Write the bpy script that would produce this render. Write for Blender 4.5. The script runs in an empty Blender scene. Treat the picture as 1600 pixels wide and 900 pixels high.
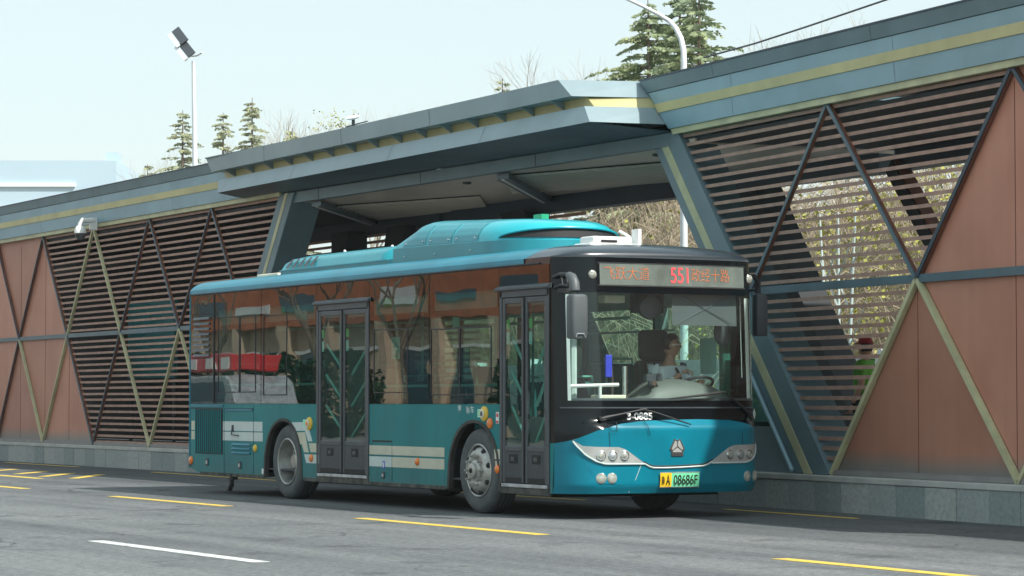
import bpy, bmesh, math, random
from mathutils import Vector, Matrix, geometry
from math import radians as R, sin, cos, pi
C = bpy.context.scene.collection
SC = bpy.context.scene
# ------------------------------------------------------------------ camera
CX, CY, CZ, YAW, PIT, FPX = 24.347, -14.093, 1.229, R(61.157), R(2.436), 4206.2
cam = bpy.data.cameras.new('camera'); camo = bpy.data.objects.new('camera', cam); C.objects.link(camo)
camo.location = (CX, CY, CZ); camo.rotation_euler = (pi/2 + PIT, 0, YAW)
cam.sensor_width = 36; cam.lens = FPX/1600*36; cam.clip_end = 3000; cam.clip_start = .1
SC.camera = camo
# ------------------------------------------------------------------ sky and sun
SUN = Vector((.77, .34, 1)).normalized()
EL = math.asin(SUN.z); AZ = math.atan2(SUN.x, SUN.y)
w = bpy.data.worlds.new('World'); SC.world = w; w.use_nodes = True
nt = w.node_tree; nt.nodes.clear()
sky = nt.nodes.new('ShaderNodeTexSky'); sky.sky_type = 'NISHITA'; sky.sun_disc = False
sky.sun_elevation = EL; sky.sun_rotation = AZ
sky.air_density = 1.2; sky.dust_density = 2.0; sky.ozone_density = 1.5
bg = nt.nodes.new('ShaderNodeBackground'); bg.inputs[1].default_value = .15
wo = nt.nodes.new('ShaderNodeOutputWorld')
hz = nt.nodes.new('ShaderNodeMix'); hz.data_type = 'RGBA'; hz.blend_type = 'MIX'; hz.inputs['Factor'].default_value = .8; hz.inputs['B'].default_value = (2.85, 3.32, 3.32, 1)   # even veil of high haze over the whole sky
nt.links.new(sky.outputs[0], hz.inputs['A']); nt.links.new(hz.outputs['Result'], bg.inputs[0]); nt.links.new(bg.outputs[0], wo.inputs[0])
sl = bpy.data.lights.new('sun', 'SUN'); sl.energy = 3.4; sl.angle = R(1.2); sl.color = (1, .95, .88)
so = bpy.data.objects.new('sun', sl); C.objects.link(so)
so.rotation_euler = (-SUN).to_track_quat('-Z', 'Y').to_euler()
SC.view_settings.view_transform = 'Standard'; SC.view_settings.look = 'None'
SC.view_settings.exposure = .84; SC.view_settings.gamma = 1
SC.cycles.max_bounces = 10; SC.cycles.transparent_max_bounces = 24
SC.cycles.volume_bounces = 1

# ------------------------------------------------------------------ materials
MATS = {}
def pmat(name, col, rough=.5, metal=0, var=.12, vscale=3, bump=0, bscale=40, coat=0, emis=None, estr=0, col2=None, spec=.5, detail=4):
    if name in MATS: return MATS[name]
    m = bpy.data.materials.new(name); m.use_nodes = True; t = m.node_tree
    b = t.nodes['Principled BSDF']
    b.inputs['Roughness'].default_value = rough; b.inputs['Metallic'].default_value = metal
    b.inputs['Specular IOR Level'].default_value = spec
    b.inputs['Coat Weight'].default_value = coat; b.inputs['Coat Roughness'].default_value = .06
    tc = t.nodes.new('ShaderNodeTexCoord')
    n = t.nodes.new('ShaderNodeTexNoise'); n.inputs['Scale'].default_value = vscale; n.inputs['Detail'].default_value = detail; n.inputs['Roughness'].default_value = .6
    t.links.new(tc.outputs['Object'], n.inputs['Vector'])
    r = t.nodes.new('ShaderNodeValToRGB')
    a = [c*(1-var) for c in col]; c2 = col2 or [min(1, c*(1+var)) for c in col]
    r.color_ramp.elements[0].position = .3; r.color_ramp.elements[1].position = .7
    r.color_ramp.elements[0].color = (*a, 1); r.color_ramp.elements[1].color = (*c2, 1)
    t.links.new(n.outputs['Fac'], r.inputs[0]); t.links.new(r.outputs[0], b.inputs['Base Color'])
    if bump:
        n2 = t.nodes.new('ShaderNodeTexNoise'); n2.inputs['Scale'].default_value = bscale; n2.inputs['Detail'].default_value = 3
        t.links.new(tc.outputs['Object'], n2.inputs['Vector'])
        bp = t.nodes.new('ShaderNodeBump'); bp.inputs['Strength'].default_value = bump; bp.inputs['Distance'].default_value = .02
        t.links.new(n2.outputs['Fac'], bp.inputs['Height']); t.links.new(bp.outputs[0], b.inputs['Normal'])
    if emis:
        b.inputs['Emission Color'].default_value = (*emis, 1); b.inputs['Emission Strength'].default_value = estr
    MATS[name] = m; return m

def glassmat(name, tint, ior, rough=0, wave=0, wscale=2, dirt=0):
    m = bpy.data.materials.new(name); m.use_nodes = True; t = m.node_tree; t.nodes.clear()
    o = t.nodes.new('ShaderNodeOutputMaterial'); mx = t.nodes.new('ShaderNodeMixShader')
    tr = t.nodes.new('ShaderNodeBsdfTransparent'); tr.inputs[0].default_value = (*tint, 1)
    g = t.nodes.new('ShaderNodeBsdfGlossy'); g.inputs['Roughness'].default_value = rough; g.inputs['Color'].default_value = (.95, 1, 1, 1)
    f = t.nodes.new('ShaderNodeFresnel'); ge = t.nodes.new('ShaderNodeNewGeometry'); mi_ = t.nodes.new('ShaderNodeMix')   # thin pane: same reflectance from both sides
    mi_.inputs['A'].default_value = ior; mi_.inputs['B'].default_value = 1/ior; t.links.new(ge.outputs['Backfacing'], mi_.inputs['Factor']); t.links.new(mi_.outputs['Result'], f.inputs['IOR'])
    src = tr
    if dirt:
        df = t.nodes.new('ShaderNodeBsdfDiffuse'); df.inputs[0].default_value = (.45, .5, .48, 1)
        mx2 = t.nodes.new('ShaderNodeMixShader'); mx2.inputs[0].default_value = dirt
        t.links.new(tr.outputs[0], mx2.inputs[1]); t.links.new(df.outputs[0], mx2.inputs[2]); src = mx2
    t.links.new(f.outputs[0], mx.inputs[0]); t.links.new(src.outputs[0], mx.inputs[1]); t.links.new(g.outputs[0], mx.inputs[2])
    t.links.new(mx.outputs[0], o.inputs[0])
    if wave:
        tc = t.nodes.new('ShaderNodeTexCoord'); n = t.nodes.new('ShaderNodeTexNoise'); n.inputs['Scale'].default_value = wscale; n.inputs['Detail'].default_value = 1
        t.links.new(tc.outputs['Object'], n.inputs['Vector'])
        bp = t.nodes.new('ShaderNodeBump'); bp.inputs['Strength'].default_value = wave; bp.inputs['Distance'].default_value = .01
        t.links.new(n.outputs['Fac'], bp.inputs['Height'])
        t.links.new(bp.outputs[0], g.inputs['Normal']); t.links.new(bp.outputs[0], f.inputs['Normal'])
    MATS[name] = m; return m

M = dict(
 teal=pmat('teal_paint', (.0003, .175, .25), .34, var=.18, vscale=1.3, coat=.08, spec=.3, bump=.04, bscale=3),
 tealpod=pmat('teal_pod_paint', (.008, .26, .31), .38, var=.08, coat=.3, bump=.03, bscale=4),
 tealpod2=pmat('teal_pod_cover_paint', (.006, .40, .47), .3, var=.06, coat=.4),
 black=pmat('black_gloss', (.003, .006, .008), .14, coat=.05, spec=.3, var=.2),
 blackm=pmat('black_matt', (.02, .022, .025), .6, var=.3, vscale=8),
 capg=pmat('front_cap_paint', (.015, .025, .035), .28, coat=.5),
 rubber=pmat('tyre_rubber', (.085, .095, .098), .85, var=.25, vscale=6),
 rubberd=pmat('dark_rubber', (.012, .013, .014), .7),
 rim=pmat('rim_steel', (.42, .43, .40), .42, metal=.55, var=.25, vscale=9),
 rimd=pmat('rim_recess', (.02, .02, .02), .8),
 frame=pmat('door_frame_grey', (.055, .07, .08), .42, var=.2, vscale=6),
 doorp=pmat('door_panel_dark', (.03, .045, .055), .45, var=.3, vscale=5),
 sill=pmat('worn_aluminium', (.45, .48, .5), .4, metal=.5, var=.35, vscale=7),
 cream=pmat('cream_stripe', (.52, .53, .42), .45, var=.1, vscale=4),
 pale=pmat('pale_stripe', (.50, .60, .58), .4, var=.08),
 white=pmat('white_paint', (.78, .8, .78), .45, var=.06),
 creamw=pmat('cream_plastic', (.72, .7, .55), .5),
 orange=pmat('orange_lens', (.8, .2, .02), .25, coat=.6),
 yellowp=pmat('yellow_plastic', (.75, .5, .06), .4),
 chrome=pmat('chrome', (.65, .68, .68), .16, metal=1, var=.1),
 lampsil=pmat('lamp_reflector', (.42, .44, .42), .35, metal=.25, var=.12, vscale=12),
 lens=pmat('lamp_glass', (.40, .42, .37), .12, metal=.2, var=.45, vscale=26, coat=1),
 grey=pmat('grey_plastic', (.085, .10, .105), .5, var=.1),
 dgrey=pmat('dark_grey_plastic', (.05, .06, .07), .5),
 dash=pmat('dashboard_grey', (.11, .125, .115), .55, var=.15),
 seat=pmat('seat_teal', (.03, .16, .17), .5),
 seatg=pmat('seat_grey', (.05, .06, .065), .7),
 pole=pmat('handrail_mint', (.35, .72, .62), .35, var=.05),
 inter=pmat('bus_interior_grey', (.42, .52, .50), .6),
 disp=pmat('display_panel', (.15, .18, .16), .25, var=.3, vscale=2.5, coat=.2),
 ledo=pmat('led_orange', (.42, .13, .05), .6, emis=(1, .25, .06), estr=.13, var=.45, vscale=30),
 ledr=pmat('led_red', (.7, .05, .05), .6, emis=(1, .05, .06), estr=.6),
 platey=pmat('plate_yellow', (.85, .55, .02), .4, var=.03),
 plateg=pmat('plate_green', (.18, .68, .38), .4, var=.05),
 ink=pmat('black_ink', (.01, .01, .01), .5),
 redink=pmat('red_ink', (.6, .05, .06), .5),
 green=pmat('green_sticker', (.1, .6, .15), .5),
 blue=pmat('blue_plastic', (.04, .06, .55), .4),
 stick=pmat('mint_sticker', (.42, .78, .68), .5),
 bluegrey=pmat('bluegrey_cladding', (.235, .37, .43), .42, var=.12, vscale=1.1, metal=.15, bump=.02, bscale=2),
 bluegrey2=pmat('bluegrey_cladding_dark', (.12, .19, .215), .45, var=.14, vscale=1.3, metal=.1),
 beamb=pmat('beam_bluegrey', (.07, .115, .14), .42, var=.2, vscale=2),
 beamn=pmat('beam_navy', (.02, .042, .065), .45, var=.2, vscale=2),
 olive=pmat('olive_paint', (.46, .45, .27), .5, var=.2, vscale=2.5),
 yellowb=pmat('yellow_band', (.47, .43, .21), .5, var=.14, vscale=1.6),
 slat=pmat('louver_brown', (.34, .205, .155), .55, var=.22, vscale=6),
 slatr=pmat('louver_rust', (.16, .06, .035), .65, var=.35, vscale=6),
 inwall=pmat('interior_dark', (.012, .017, .02), .7),  # near-black: shade behind the louvers put into the colour
 ceil=pmat('ceiling_panel', (.62, .56, .48), .38, var=.12, vscale=.8),
 grille=pmat('ceiling_grille', (.06, .065, .06), .6),
 cangrey=pmat('canopy_cladding', (.25, .33, .355), .4, var=.12, vscale=.9, metal=.1, bump=.02, bscale=2),

 skin=pmat('skin', (.50, .27, .18), .5, var=.06),
 hair=pmat('hair_black', (.015, .012, .012), .6),
 shirt=pmat('shirt_white', (.78, .86, .9), .7, var=.06, vscale=8),
 darkc=pmat('dark_cloth', (.02, .025, .03), .85),
 redc=pmat('red_cloth', (.32, .015, .02), .8),
 greenc=pmat('green_cloth', (.12, .38, .03), .75),
 mask=pmat('mask_blue', (.2, .5, .6), .7),
 bark=pmat('bark', (.16, .13, .10), .9, var=.3, vscale=6),
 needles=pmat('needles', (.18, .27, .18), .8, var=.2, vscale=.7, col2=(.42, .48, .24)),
 needlesfar=pmat('needles_far', (.27, .33, .25), .8, var=.15, vscale=.7, col2=(.48, .50, .28)),  # paler copy of the needles: distance haze put into the colour
 twig=pmat('twig_tan', (.34, .28, .20), .9, var=.35, vscale=2),
 twigg=pmat('twig_grey', (.42, .39, .33), .9, var=.3, vscale=2),
 flower=pmat('yellow_green_leaf', (.36, .40, .06), .7, var=.35, vscale=1.2, col2=(.55, .52, .12)),
 leafd=pmat('evergreen_leaf', (.025, .06, .02), .7, var=.4, vscale=2),
 steelw=pmat('pole_white', (.72, .76, .78), .4, var=.05),
 farb=pmat('far_building', (.46, .60, .70), .6, var=.04, vscale=.05),
 farw=pmat('far_building_white', (.75, .76, .76), .6, var=.03),
 brick=pmat('brick_orange', (.50, .17, .08), .8, var=.25, vscale=2),
 tan=pmat('tan_stone', (.58, .45, .33), .8, var=.15, vscale=1.2),
 winb=pmat('window_blue', (.05, .1, .14), .15),
 redv=pmat('red_paint', (.6, .02, .03), .3, coat=.5),
 yroad=pmat('road_yellow', (.2, .18, .12), .7, var=.0, vscale=9, col2=(.64, .46, .07), detail=9),
 wroad=pmat('road_white', (.25, .26, .26), .7, var=.0, vscale=9, col2=(.52, .54, .53), detail=9),
 navy=pmat('navy_cloth', (.02, .05, .12), .8),
)
G_side = glassmat('tinted_glass', (.24, .40, .36), 1.95, wave=.17, wscale=1.2)
G_door = glassmat('door_glass', (.46, .60, .57), 1.55, wave=.12, wscale=1.6, dirt=.03)
G_wind = glassmat('windscreen_glass', (.90, 1, .97), 1.45, dirt=.02)
G_far = glassmat('far_glass', (.55, .88, .80), 1.5)

def brown_mat():
    m = bpy.data.materials.new('brown_cladding'); m.use_nodes = True; t = m.node_tree; b = t.nodes['Principled BSDF']
    b.inputs['Roughness'].default_value = .5; b.inputs['Metallic'].default_value = .1
    geo = t.nodes.new('ShaderNodeNewGeometry'); sp = t.nodes.new('ShaderNodeSeparateXYZ'); t.links.new(geo.outputs['Position'], sp.inputs[0])
    n = t.nodes.new('ShaderNodeTexNoise'); n.inputs['Scale'].default_value = .9; n.inputs['Detail'].default_value = 5; t.links.new(geo.outputs['Position'], n.inputs['Vector'])
    r = t.nodes.new('ShaderNodeValToRGB'); r.color_ramp.elements[0].color = (.42, .18, .118, 1); r.color_ramp.elements[1].color = (.50, .235, .16, 1)
    r.color_ramp.elements[0].position = .35; r.color_ramp.elements[1].position = .68
    t.links.new(n.outputs['Fac'], r.inputs[0])
    ad = t.nodes.new('ShaderNodeMath'); ad.operation = 'MULTIPLY_ADD'; ad.inputs[1].default_value = .22; t.links.new(n.outputs['Fac'], ad.inputs[0]); t.links.new(sp.outputs['Z'], ad.inputs[2])
    mr = t.nodes.new('ShaderNodeMapRange'); mr.inputs['From Min'].default_value = .62; mr.inputs['From Max'].default_value = .82; mr.inputs['To Min'].default_value = 1; mr.inputs['To Max'].default_value = 0
    t.links.new(ad.outputs[0], mr.inputs['Value'])
    mx = t.nodes.new('ShaderNodeMix'); mx.data_type = 'RGBA'; mx.inputs['B'].default_value = (.24, .22, .20, 1)
    t.links.new(mr.outputs[0], mx.inputs['Factor']); t.links.new(r.outputs[0], mx.inputs['A'])
    # thin vertical dirt runs
    mp = t.nodes.new('ShaderNodeMapping'); mp.inputs['Scale'].default_value = (9, 9, .35); t.links.new(geo.outputs['Position'], mp.inputs[0])
    n2 = t.nodes.new('ShaderNodeTexNoise'); n2.inputs['Scale'].default_value = 1; t.links.new(mp.outputs[0], n2.inputs['Vector'])
    r2 = t.nodes.new('ShaderNodeValToRGB'); r2.color_ramp.elements[0].position = .3; r2.color_ramp.elements[1].position = .6
    r2.color_ramp.elements[0].color = (.95, .94, .93, 1); r2.color_ramp.elements[1].color = (1, 1, 1, 1); t.links.new(n2.outputs['Fac'], r2.inputs[0])
    mu = t.nodes.new('ShaderNodeMix'); mu.data_type = 'RGBA'; mu.blend_type = 'MULTIPLY'; mu.inputs['Factor'].default_value = 1
    t.links.new(mx.outputs['Result'], mu.inputs['A']); t.links.new(r2.outputs[0], mu.inputs['B'])
    oi = t.nodes.new('ShaderNodeObjectInfo'); mo = t.nodes.new('ShaderNodeMapRange'); mo.inputs['To Min'].default_value = .88; mo.inputs['To Max'].default_value = 1.1; t.links.new(oi.outputs['Random'], mo.inputs['Value'])
    vm = t.nodes.new('ShaderNodeVectorMath'); vm.operation = 'SCALE'; t.links.new(mu.outputs['Result'], vm.inputs[0]); t.links.new(mo.outputs[0], vm.inputs['Scale'])
    t.links.new(vm.outputs[0], b.inputs['Base Color'])
    return m
M['brown'] = brown_mat()

def asphalt_mat():
    m = bpy.data.materials.new('asphalt'); m.use_nodes = True; t = m.node_tree; b = t.nodes['Principled BSDF']
    b.inputs['Roughness'].default_value = .82; b.inputs['Specular IOR Level'].default_value = .35
    geo = t.nodes.new('ShaderNodeNewGeometry')
    def noise(s, d=4, vec=None):
        n = t.nodes.new('ShaderNodeTexNoise'); n.inputs['Scale'].default_value = s; n.inputs['Detail'].default_value = d
        t.links.new(vec or geo.outputs['Position'], n.inputs['Vector']); return n
    def ramp(src, p0, c0, p1, c1):
        r = t.nodes.new('ShaderNodeValToRGB'); r.color_ramp.elements[0].position = p0; r.color_ramp.elements[1].position = p1
        r.color_ramp.elements[0].color = (*c0, 1); r.color_ramp.elements[1].color = (*c1, 1); t.links.new(src, r.inputs[0]); return r
    def mul(a, b_):
        mu = t.nodes.new('ShaderNodeMix'); mu.data_type = 'RGBA'; mu.blend_type = 'MULTIPLY'; mu.inputs['Factor'].default_value = 1
        t.links.new(a, mu.inputs['A']); t.links.new(b_, mu.inputs['B']); return mu.outputs['Result']
    base = ramp(noise(.35, 5).outputs['Fac'], .3, (.116, .127, .130), .7, (.160, .172, .175))
    mp = t.nodes.new('ShaderNodeMapping'); mp.inputs['Scale'].default_value = (.05, 1.4, 1); t.links.new(geo.outputs['Position'], mp.inputs[0])
    lanes = ramp(noise(1, 4, mp.outputs[0]).outputs['Fac'], .36, (.74, .74, .76), .6, (1.08, 1.08, 1.06))
    grain = ramp(noise(55, 2).outputs['Fac'], .3, (.68, .68, .68), .72, (1.28, 1.28, 1.28))
    grit = ramp(noise(14, 8).outputs['Fac'], .32, (.72, .72, .72), .68, (1.22, 1.22, 1.22))
    spots = ramp(noise(1.1, 8).outputs['Fac'], .3, (.62, .62, .64), .42, (1, 1, 1))
    # shadow along the kerb side painted in: asphalt darkens towards the kerb
    sp = t.nodes.new('ShaderNodeSeparateXYZ'); t.links.new(geo.outputs['Position'], sp.inputs[0])
    nn = noise(.8, 5); ad = t.nodes.new('ShaderNodeMath'); ad.operation = 'MULTIPLY_ADD'; ad.inputs[1].default_value = .9
    t.links.new(nn.outputs['Fac'], ad.inputs[0]); t.links.new(sp.outputs['Y'], ad.inputs[2])
    mr = t.nodes.new('ShaderNodeMapRange'); mr.inputs['From Min'].default_value = -.2; mr.inputs['From Max'].default_value = 1.3
    t.links.new(ad.outputs[0], mr.inputs['Value'])
    strip = ramp(mr.outputs[0], 0, (1, 1, 1), 1, (.66, .68, .7))
    vo = t.nodes.new('ShaderNodeTexVoronoi'); vo.feature = 'DISTANCE_TO_EDGE'; vo.inputs['Scale'].default_value = .42
    dn = noise(2.2, 4); va = t.nodes.new('ShaderNodeVectorMath'); va.operation = 'MULTIPLY_ADD'; va.inputs[1].default_value = (.5, .5, .5); t.links.new(dn.outputs['Color'], va.inputs[0]); t.links.new(geo.outputs['Position'], va.inputs[2]); t.links.new(va.outputs[0], vo.inputs['Vector'])
    ck = t.nodes.new('ShaderNodeMath'); ck.operation = 'MULTIPLY_ADD'; t.links.new(noise(.5, 3).outputs['Fac'], ck.inputs[0]); ck.inputs[1].default_value = .09; t.links.new(vo.outputs['Distance'], ck.inputs[2])
    crack = ramp(ck.outputs[0], .040, (.45, .45, .45), .047, (1, 1, 1))
    c = mul(mul(mul(mul(mul(base.outputs[0], lanes.outputs[0]), grain.outputs[0]), grit.outputs[0]), spots.outputs[0]), strip.outputs[0])
    c = mul(c, crack.outputs[0])
    t.links.new(c, b.inputs['Base Color'])
    bp = t.nodes.new('ShaderNodeBump'); bp.inputs['Strength'].default_value = .5; bp.inputs['Distance'].default_value = .01
    t.links.new(noise(70, 2).outputs['Fac'], bp.inputs['Height']); t.links.new(bp.outputs[0], b.inputs['Normal'])
    return m
M['asphalt'] = asphalt_mat()
def dirty_teal():
    m = bpy.data.materials.new('teal_side_paint'); m.use_nodes = True; t = m.node_tree; b = t.nodes['Principled BSDF']
    b.inputs['Roughness'].default_value = .38; b.inputs['Specular IOR Level'].default_value = .22; b.inputs['Coat Weight'].default_value = .04
    geo = t.nodes.new('ShaderNodeNewGeometry'); sp = t.nodes.new('ShaderNodeSeparateXYZ'); t.links.new(geo.outputs['Position'], sp.inputs[0])
    def noise(s_, d, vec=None):
        n = t.nodes.new('ShaderNodeTexNoise'); n.inputs['Scale'].default_value = s_; n.inputs['Detail'].default_value = d; n.inputs['Roughness'].default_value = .65
        t.links.new(vec or geo.outputs['Position'], n.inputs['Vector']); return n.outputs['Fac']
    r = t.nodes.new('ShaderNodeValToRGB'); r.color_ramp.elements[0].position = .3; r.color_ramp.elements[1].position = .7
    r.color_ramp.elements[0].color = (.0003, .165, .185, 1); r.color_ramp.elements[1].color = (.0008, .215, .225, 1); t.links.new(noise(.9, 3), r.inputs[0])
    # road film: thickest near the skirt, broken by splash-shaped noise
    a = t.nodes.new('ShaderNodeMath'); a.operation = 'MULTIPLY_ADD'; a.inputs[1].default_value = .75; t.links.new(noise(2.6, 7), a.inputs[0]); t.links.new(sp.outputs['Z'], a.inputs[2])
    mr = t.nodes.new('ShaderNodeMapRange'); mr.inputs['From Min'].default_value = .55; mr.inputs['From Max'].default_value = 1.05; mr.inputs['To Min'].default_value = .38; mr.inputs['To Max'].default_value = 0; t.links.new(a.outputs[0], mr.inputs['Value'])
    mx = t.nodes.new('ShaderNodeMix'); mx.data_type = 'RGBA'; mx.inputs['B'].default_value = (.075, .10, .10, 1); t.links.new(mr.outputs[0], mx.inputs['Factor']); t.links.new(r.outputs[0], mx.inputs['A'])
    mp = t.nodes.new('ShaderNodeMapping'); mp.inputs['Scale'].default_value = (7, 1, .5); t.links.new(geo.outputs['Position'], mp.inputs[0])
    r2 = t.nodes.new('ShaderNodeValToRGB'); r2.color_ramp.elements[0].position = .34; r2.color_ramp.elements[1].position = .55; r2.color_ramp.elements[0].color = (.86, .88, .88, 1); r2.color_ramp.elements[1].color = (1, 1, 1, 1); t.links.new(noise(1, 4, mp.outputs[0]), r2.inputs[0])
    mu = t.nodes.new('ShaderNodeMix'); mu.data_type = 'RGBA'; mu.blend_type = 'MULTIPLY'; mu.inputs['Factor'].default_value = 1; t.links.new(mx.outputs['Result'], mu.inputs['A']); t.links.new(r2.outputs[0], mu.inputs['B'])
    t.links.new(mu.outputs['Result'], b.inputs['Base Color'])
    bp = t.nodes.new('ShaderNodeBump'); bp.inputs['Strength'].default_value = .35; bp.inputs['Distance'].default_value = .02; t.links.new(noise(1.3, 1), bp.inputs['Height']); t.links.new(bp.outputs[0], b.inputs['Normal'])
    return m
M['tealside'] = dirty_teal()
for k_ in ('yroad', 'wroad'):
    cr_ = [n for n in M[k_].node_tree.nodes if n.type == 'VALTORGB'][0]; cr_.color_ramp.elements[0].position = .33; cr_.color_ramp.elements[1].position = .43
M['soil'] = pmat('soil', (.13, .115, .07), .95, var=.35, vscale=.8, bump=.6, bscale=4)
M['kerb'] = pmat('granite_kerb', (.30, .33, .325), .7, var=.16, vscale=22, bump=.3, bscale=60, detail=6)
M['kerb2'] = pmat('granite_kerb_b', (.235, .275, .27), .7, var=.16, vscale=22, bump=.3, bscale=60, detail=6)
M['kerb3'] = pmat('granite_kerb_c', (.35, .37, .35), .75, var=.2, vscale=18, bump=.3, bscale=60, detail=6)
M['cap'] = pmat('kerb_cap', (.42, .43, .40), .7, var=.15, vscale=3)  # lighter than the stones: brightness of the lit top put into the colour
M['paving'] = pmat('platform_paving', (.25, .25, .24), .8)

# ------------------------------------------------------------------ mesh helpers
def root_loc(o):
    while o.parent: o = o.parent
    return o.location.copy()
def link_mesh(name, me, mat, parent):
    o = bpy.data.objects.new(name, me); C.objects.link(o)
    if not isinstance(mat, (list, tuple)): mat = [mat]
    for mm in mat: me.materials.append(M[mm] if isinstance(mm, str) else mm)
    if parent is not None:
        rl = root_loc(parent)
        me.transform(Matrix.Translation(-rl)); o.parent = parent
    return o
class MB:
    def __init__(s): s.v = []; s.f = []; s.mi = []
    def add(s, vs, fs, mi=0):
        k = len(s.v); s.v += [tuple(v) for v in vs]; s.f += [tuple(i+k for i in f) for f in fs]; s.mi += [mi]*len(fs); return s
    def box(s, a, b, mp=None, mi=0):
        x0, y0, z0 = a; x1, y1, z1 = b
        vs = [(x0,y0,z0),(x1,y0,z0),(x1,y1,z0),(x0,y1,z0),(x0,y0,z1),(x1,y0,z1),(x1,y1,z1),(x0,y1,z1)]
        if mp: vs = [mp(*v) for v in vs]
        return s.add(vs, [(0,3,2,1),(4,5,6,7),(0,1,5,4),(1,2,6,5),(2,3,7,6),(3,0,4,7)], mi)
    def prism(s, poly, mp, w0, w1, mi=0):
        n = len(poly)
        tri = geometry.tessellate_polygon([[Vector((p[0], p[1], 0)) for p in poly]])
        vs = [mp(p[0], p[1], w0) for p in poly] + [mp(p[0], p[1], w1) for p in poly]
        fs = [tuple(t) for t in tri] + [tuple(n+i for i in reversed(t)) for t in tri]
        fs += [(i, (i+1) % n, n+(i+1) % n, n+i) for i in range(n)]
        return s.add(vs, fs, mi)
    def tube(s, pts, r, n=8, caps=True, mi=0):
        pts = [Vector(p) for p in pts]; rs = r if isinstance(r, (list, tuple)) else [r]*len(pts)
        rings = []; up = None
        for i, p in enumerate(pts):
            d = (pts[min(i+1, len(pts)-1)] - pts[max(i-1, 0)])
            d = d.normalized() if d.length > 1e-9 else Vector((0,0,1))
            if up is None:
                up = Vector((0,0,1)) if abs(d.z) < .9 else Vector((1,0,0))
            a = d.cross(up)
            if a.length < 1e-4: a = d.orthogonal()
            a.normalize(); b = a.cross(d).normalized(); up = b
            rings.append([p + (a*cos(2*pi*k/n) + b*sin(2*pi*k/n))*rs[i] for k in range(n)])
        vs = [v for rg in rings for v in rg]; fs = []
        for i in range(len(pts)-1):
            for k in range(n): fs.append((i*n+k, i*n+(k+1) % n, (i+1)*n+(k+1) % n, (i+1)*n+k))
        if caps: fs += [tuple(range(n)), tuple((len(pts)-1)*n+k for k in reversed(range(n)))]
        return s.add(vs, fs, mi)
    def lathe(s, prof, o, ax, n=32, mi=0, caps=True):
        # prof: (radius, distance along axis)
        o = Vector(o); ax = Vector(ax).normalized(); a = ax.orthogonal().normalized(); b = ax.cross(a)
        vs = [o + ax*h + (a*cos(2*pi*k/n)+b*sin(2*pi*k/n))*r for r, h in prof for k in range(n)]
        fs = []
        for i in range(len(prof)-1):
            for k in range(n): fs.append((i*n+k, i*n+(k+1) % n, (i+1)*n+(k+1) % n, (i+1)*n+k))
        if caps: fs += [tuple(reversed(range(n))), tuple((len(prof)-1)*n+k for k in range(n))]
        return s.add(vs, fs, mi)
    def grid(s, fn, nu, nv, mi=0):
        vs = [fn(i/nu, j/nv) for i in range(nu+1) for j in range(nv+1)]
        fs = [(i*(nv+1)+j, (i+1)*(nv+1)+j, (i+1)*(nv+1)+j+1, i*(nv+1)+j+1) for i in range(nu) for j in range(nv)]
        return s.add(vs, fs, mi)
    def ball(s, c, r, n=12, m=8, mi=0):
        rx, ry, rz = r if isinstance(r, (list, tuple)) else (r, r, r)
        vs = [(c[0]+rx*sin(pi*j/m)*cos(2*pi*i/n), c[1]+ry*sin(pi*j/m)*sin(2*pi*i/n), c[2]+rz*cos(pi*j/m)) for j in range(m+1) for i in range(n)]
        fs = [(j*n+i, (j+1)*n+i, (j+1)*n+(i+1) % n, j*n+(i+1) % n) for j in range(m) for i in range(n)]
        return s.add(vs, fs, mi)
    def build(s, name, mat, parent=None, smooth=False, bevel=0, bseg=2):
        me = bpy.data.meshes.new(name); me.from_pydata([tuple(v) for v in s.v], [], s.f); 
        if any(s.mi): me.polygons.foreach_set('material_index', s.mi)
        bm = bmesh.new(); bm.from_mesh(me); bmesh.ops.remove_doubles(bm, verts=bm.verts, dist=1e-5)
        bmesh.ops.dissolve_degenerate(bm, edges=bm.edges, dist=1e-6)
        bmesh.ops.recalc_face_normals(bm, faces=bm.faces); bm.to_mesh(me); bm.free()
        if smooth:
            me.polygons.foreach_set('use_smooth', [True]*len(me.polygons))
            if smooth != 'all': me.set_sharp_from_angle(angle=R(38))
        o = link_mesh(name, me, mat, parent)
        if bevel:
            b = o.modifiers.new('bevel', 'BEVEL'); b.width = bevel; b.segments = bseg; b.limit_method = 'ANGLE'; b.angle_limit = R(40)
        return o
def thing(name, label, cat, loc=(0,0,0), group=None):
    o = bpy.data.objects.new(name, None); C.objects.link(o); o.location = loc; o.empty_display_size = .3
    bpy.context.view_layer.update()
    return tag(o, label, cat, group)
def tag(o, label=None, cat=None, group=None, kind=None):
    if label: o['label'] = label
    if cat: o['category'] = cat
    if group: o['group'] = group
    if kind: o['kind'] = kind
    return o
def struct(o): o['kind'] = 'structure'; return o
def at(px, py, Y):
    fw = Vector((-sin(YAW)*cos(PIT), cos(YAW)*cos(PIT), sin(PIT))); r = Vector((cos(YAW), sin(YAW), 0)); u = r.cross(fw)
    d = fw*FPX + r*(px-800) + u*(450-py); t = (Y-CY)/d.y
    return Vector((CX, CY, CZ)) + d*t
def text_poly(s, size, depth=.0015, bold=0):
    cu = bpy.data.curves.new('t', 'FONT'); cu.body = s; cu.size = size; cu.extrude = depth; cu.offset = bold; cu.align_x = 'CENTER'; cu.align_y = 'CENTER'
    o = bpy.data.objects.new('t', cu); C.objects.link(o)
    dg = bpy.context.evaluated_depsgraph_get(); me = o.evaluated_get(dg).to_mesh()
    vs = [v.co.copy() for v in me.vertices]; fs = [tuple(p.vertices) for p in me.polygons]
    o.evaluated_get(dg).to_mesh_clear(); bpy.data.objects.remove(o); bpy.data.curves.remove(cu)
    return vs, fs
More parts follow.
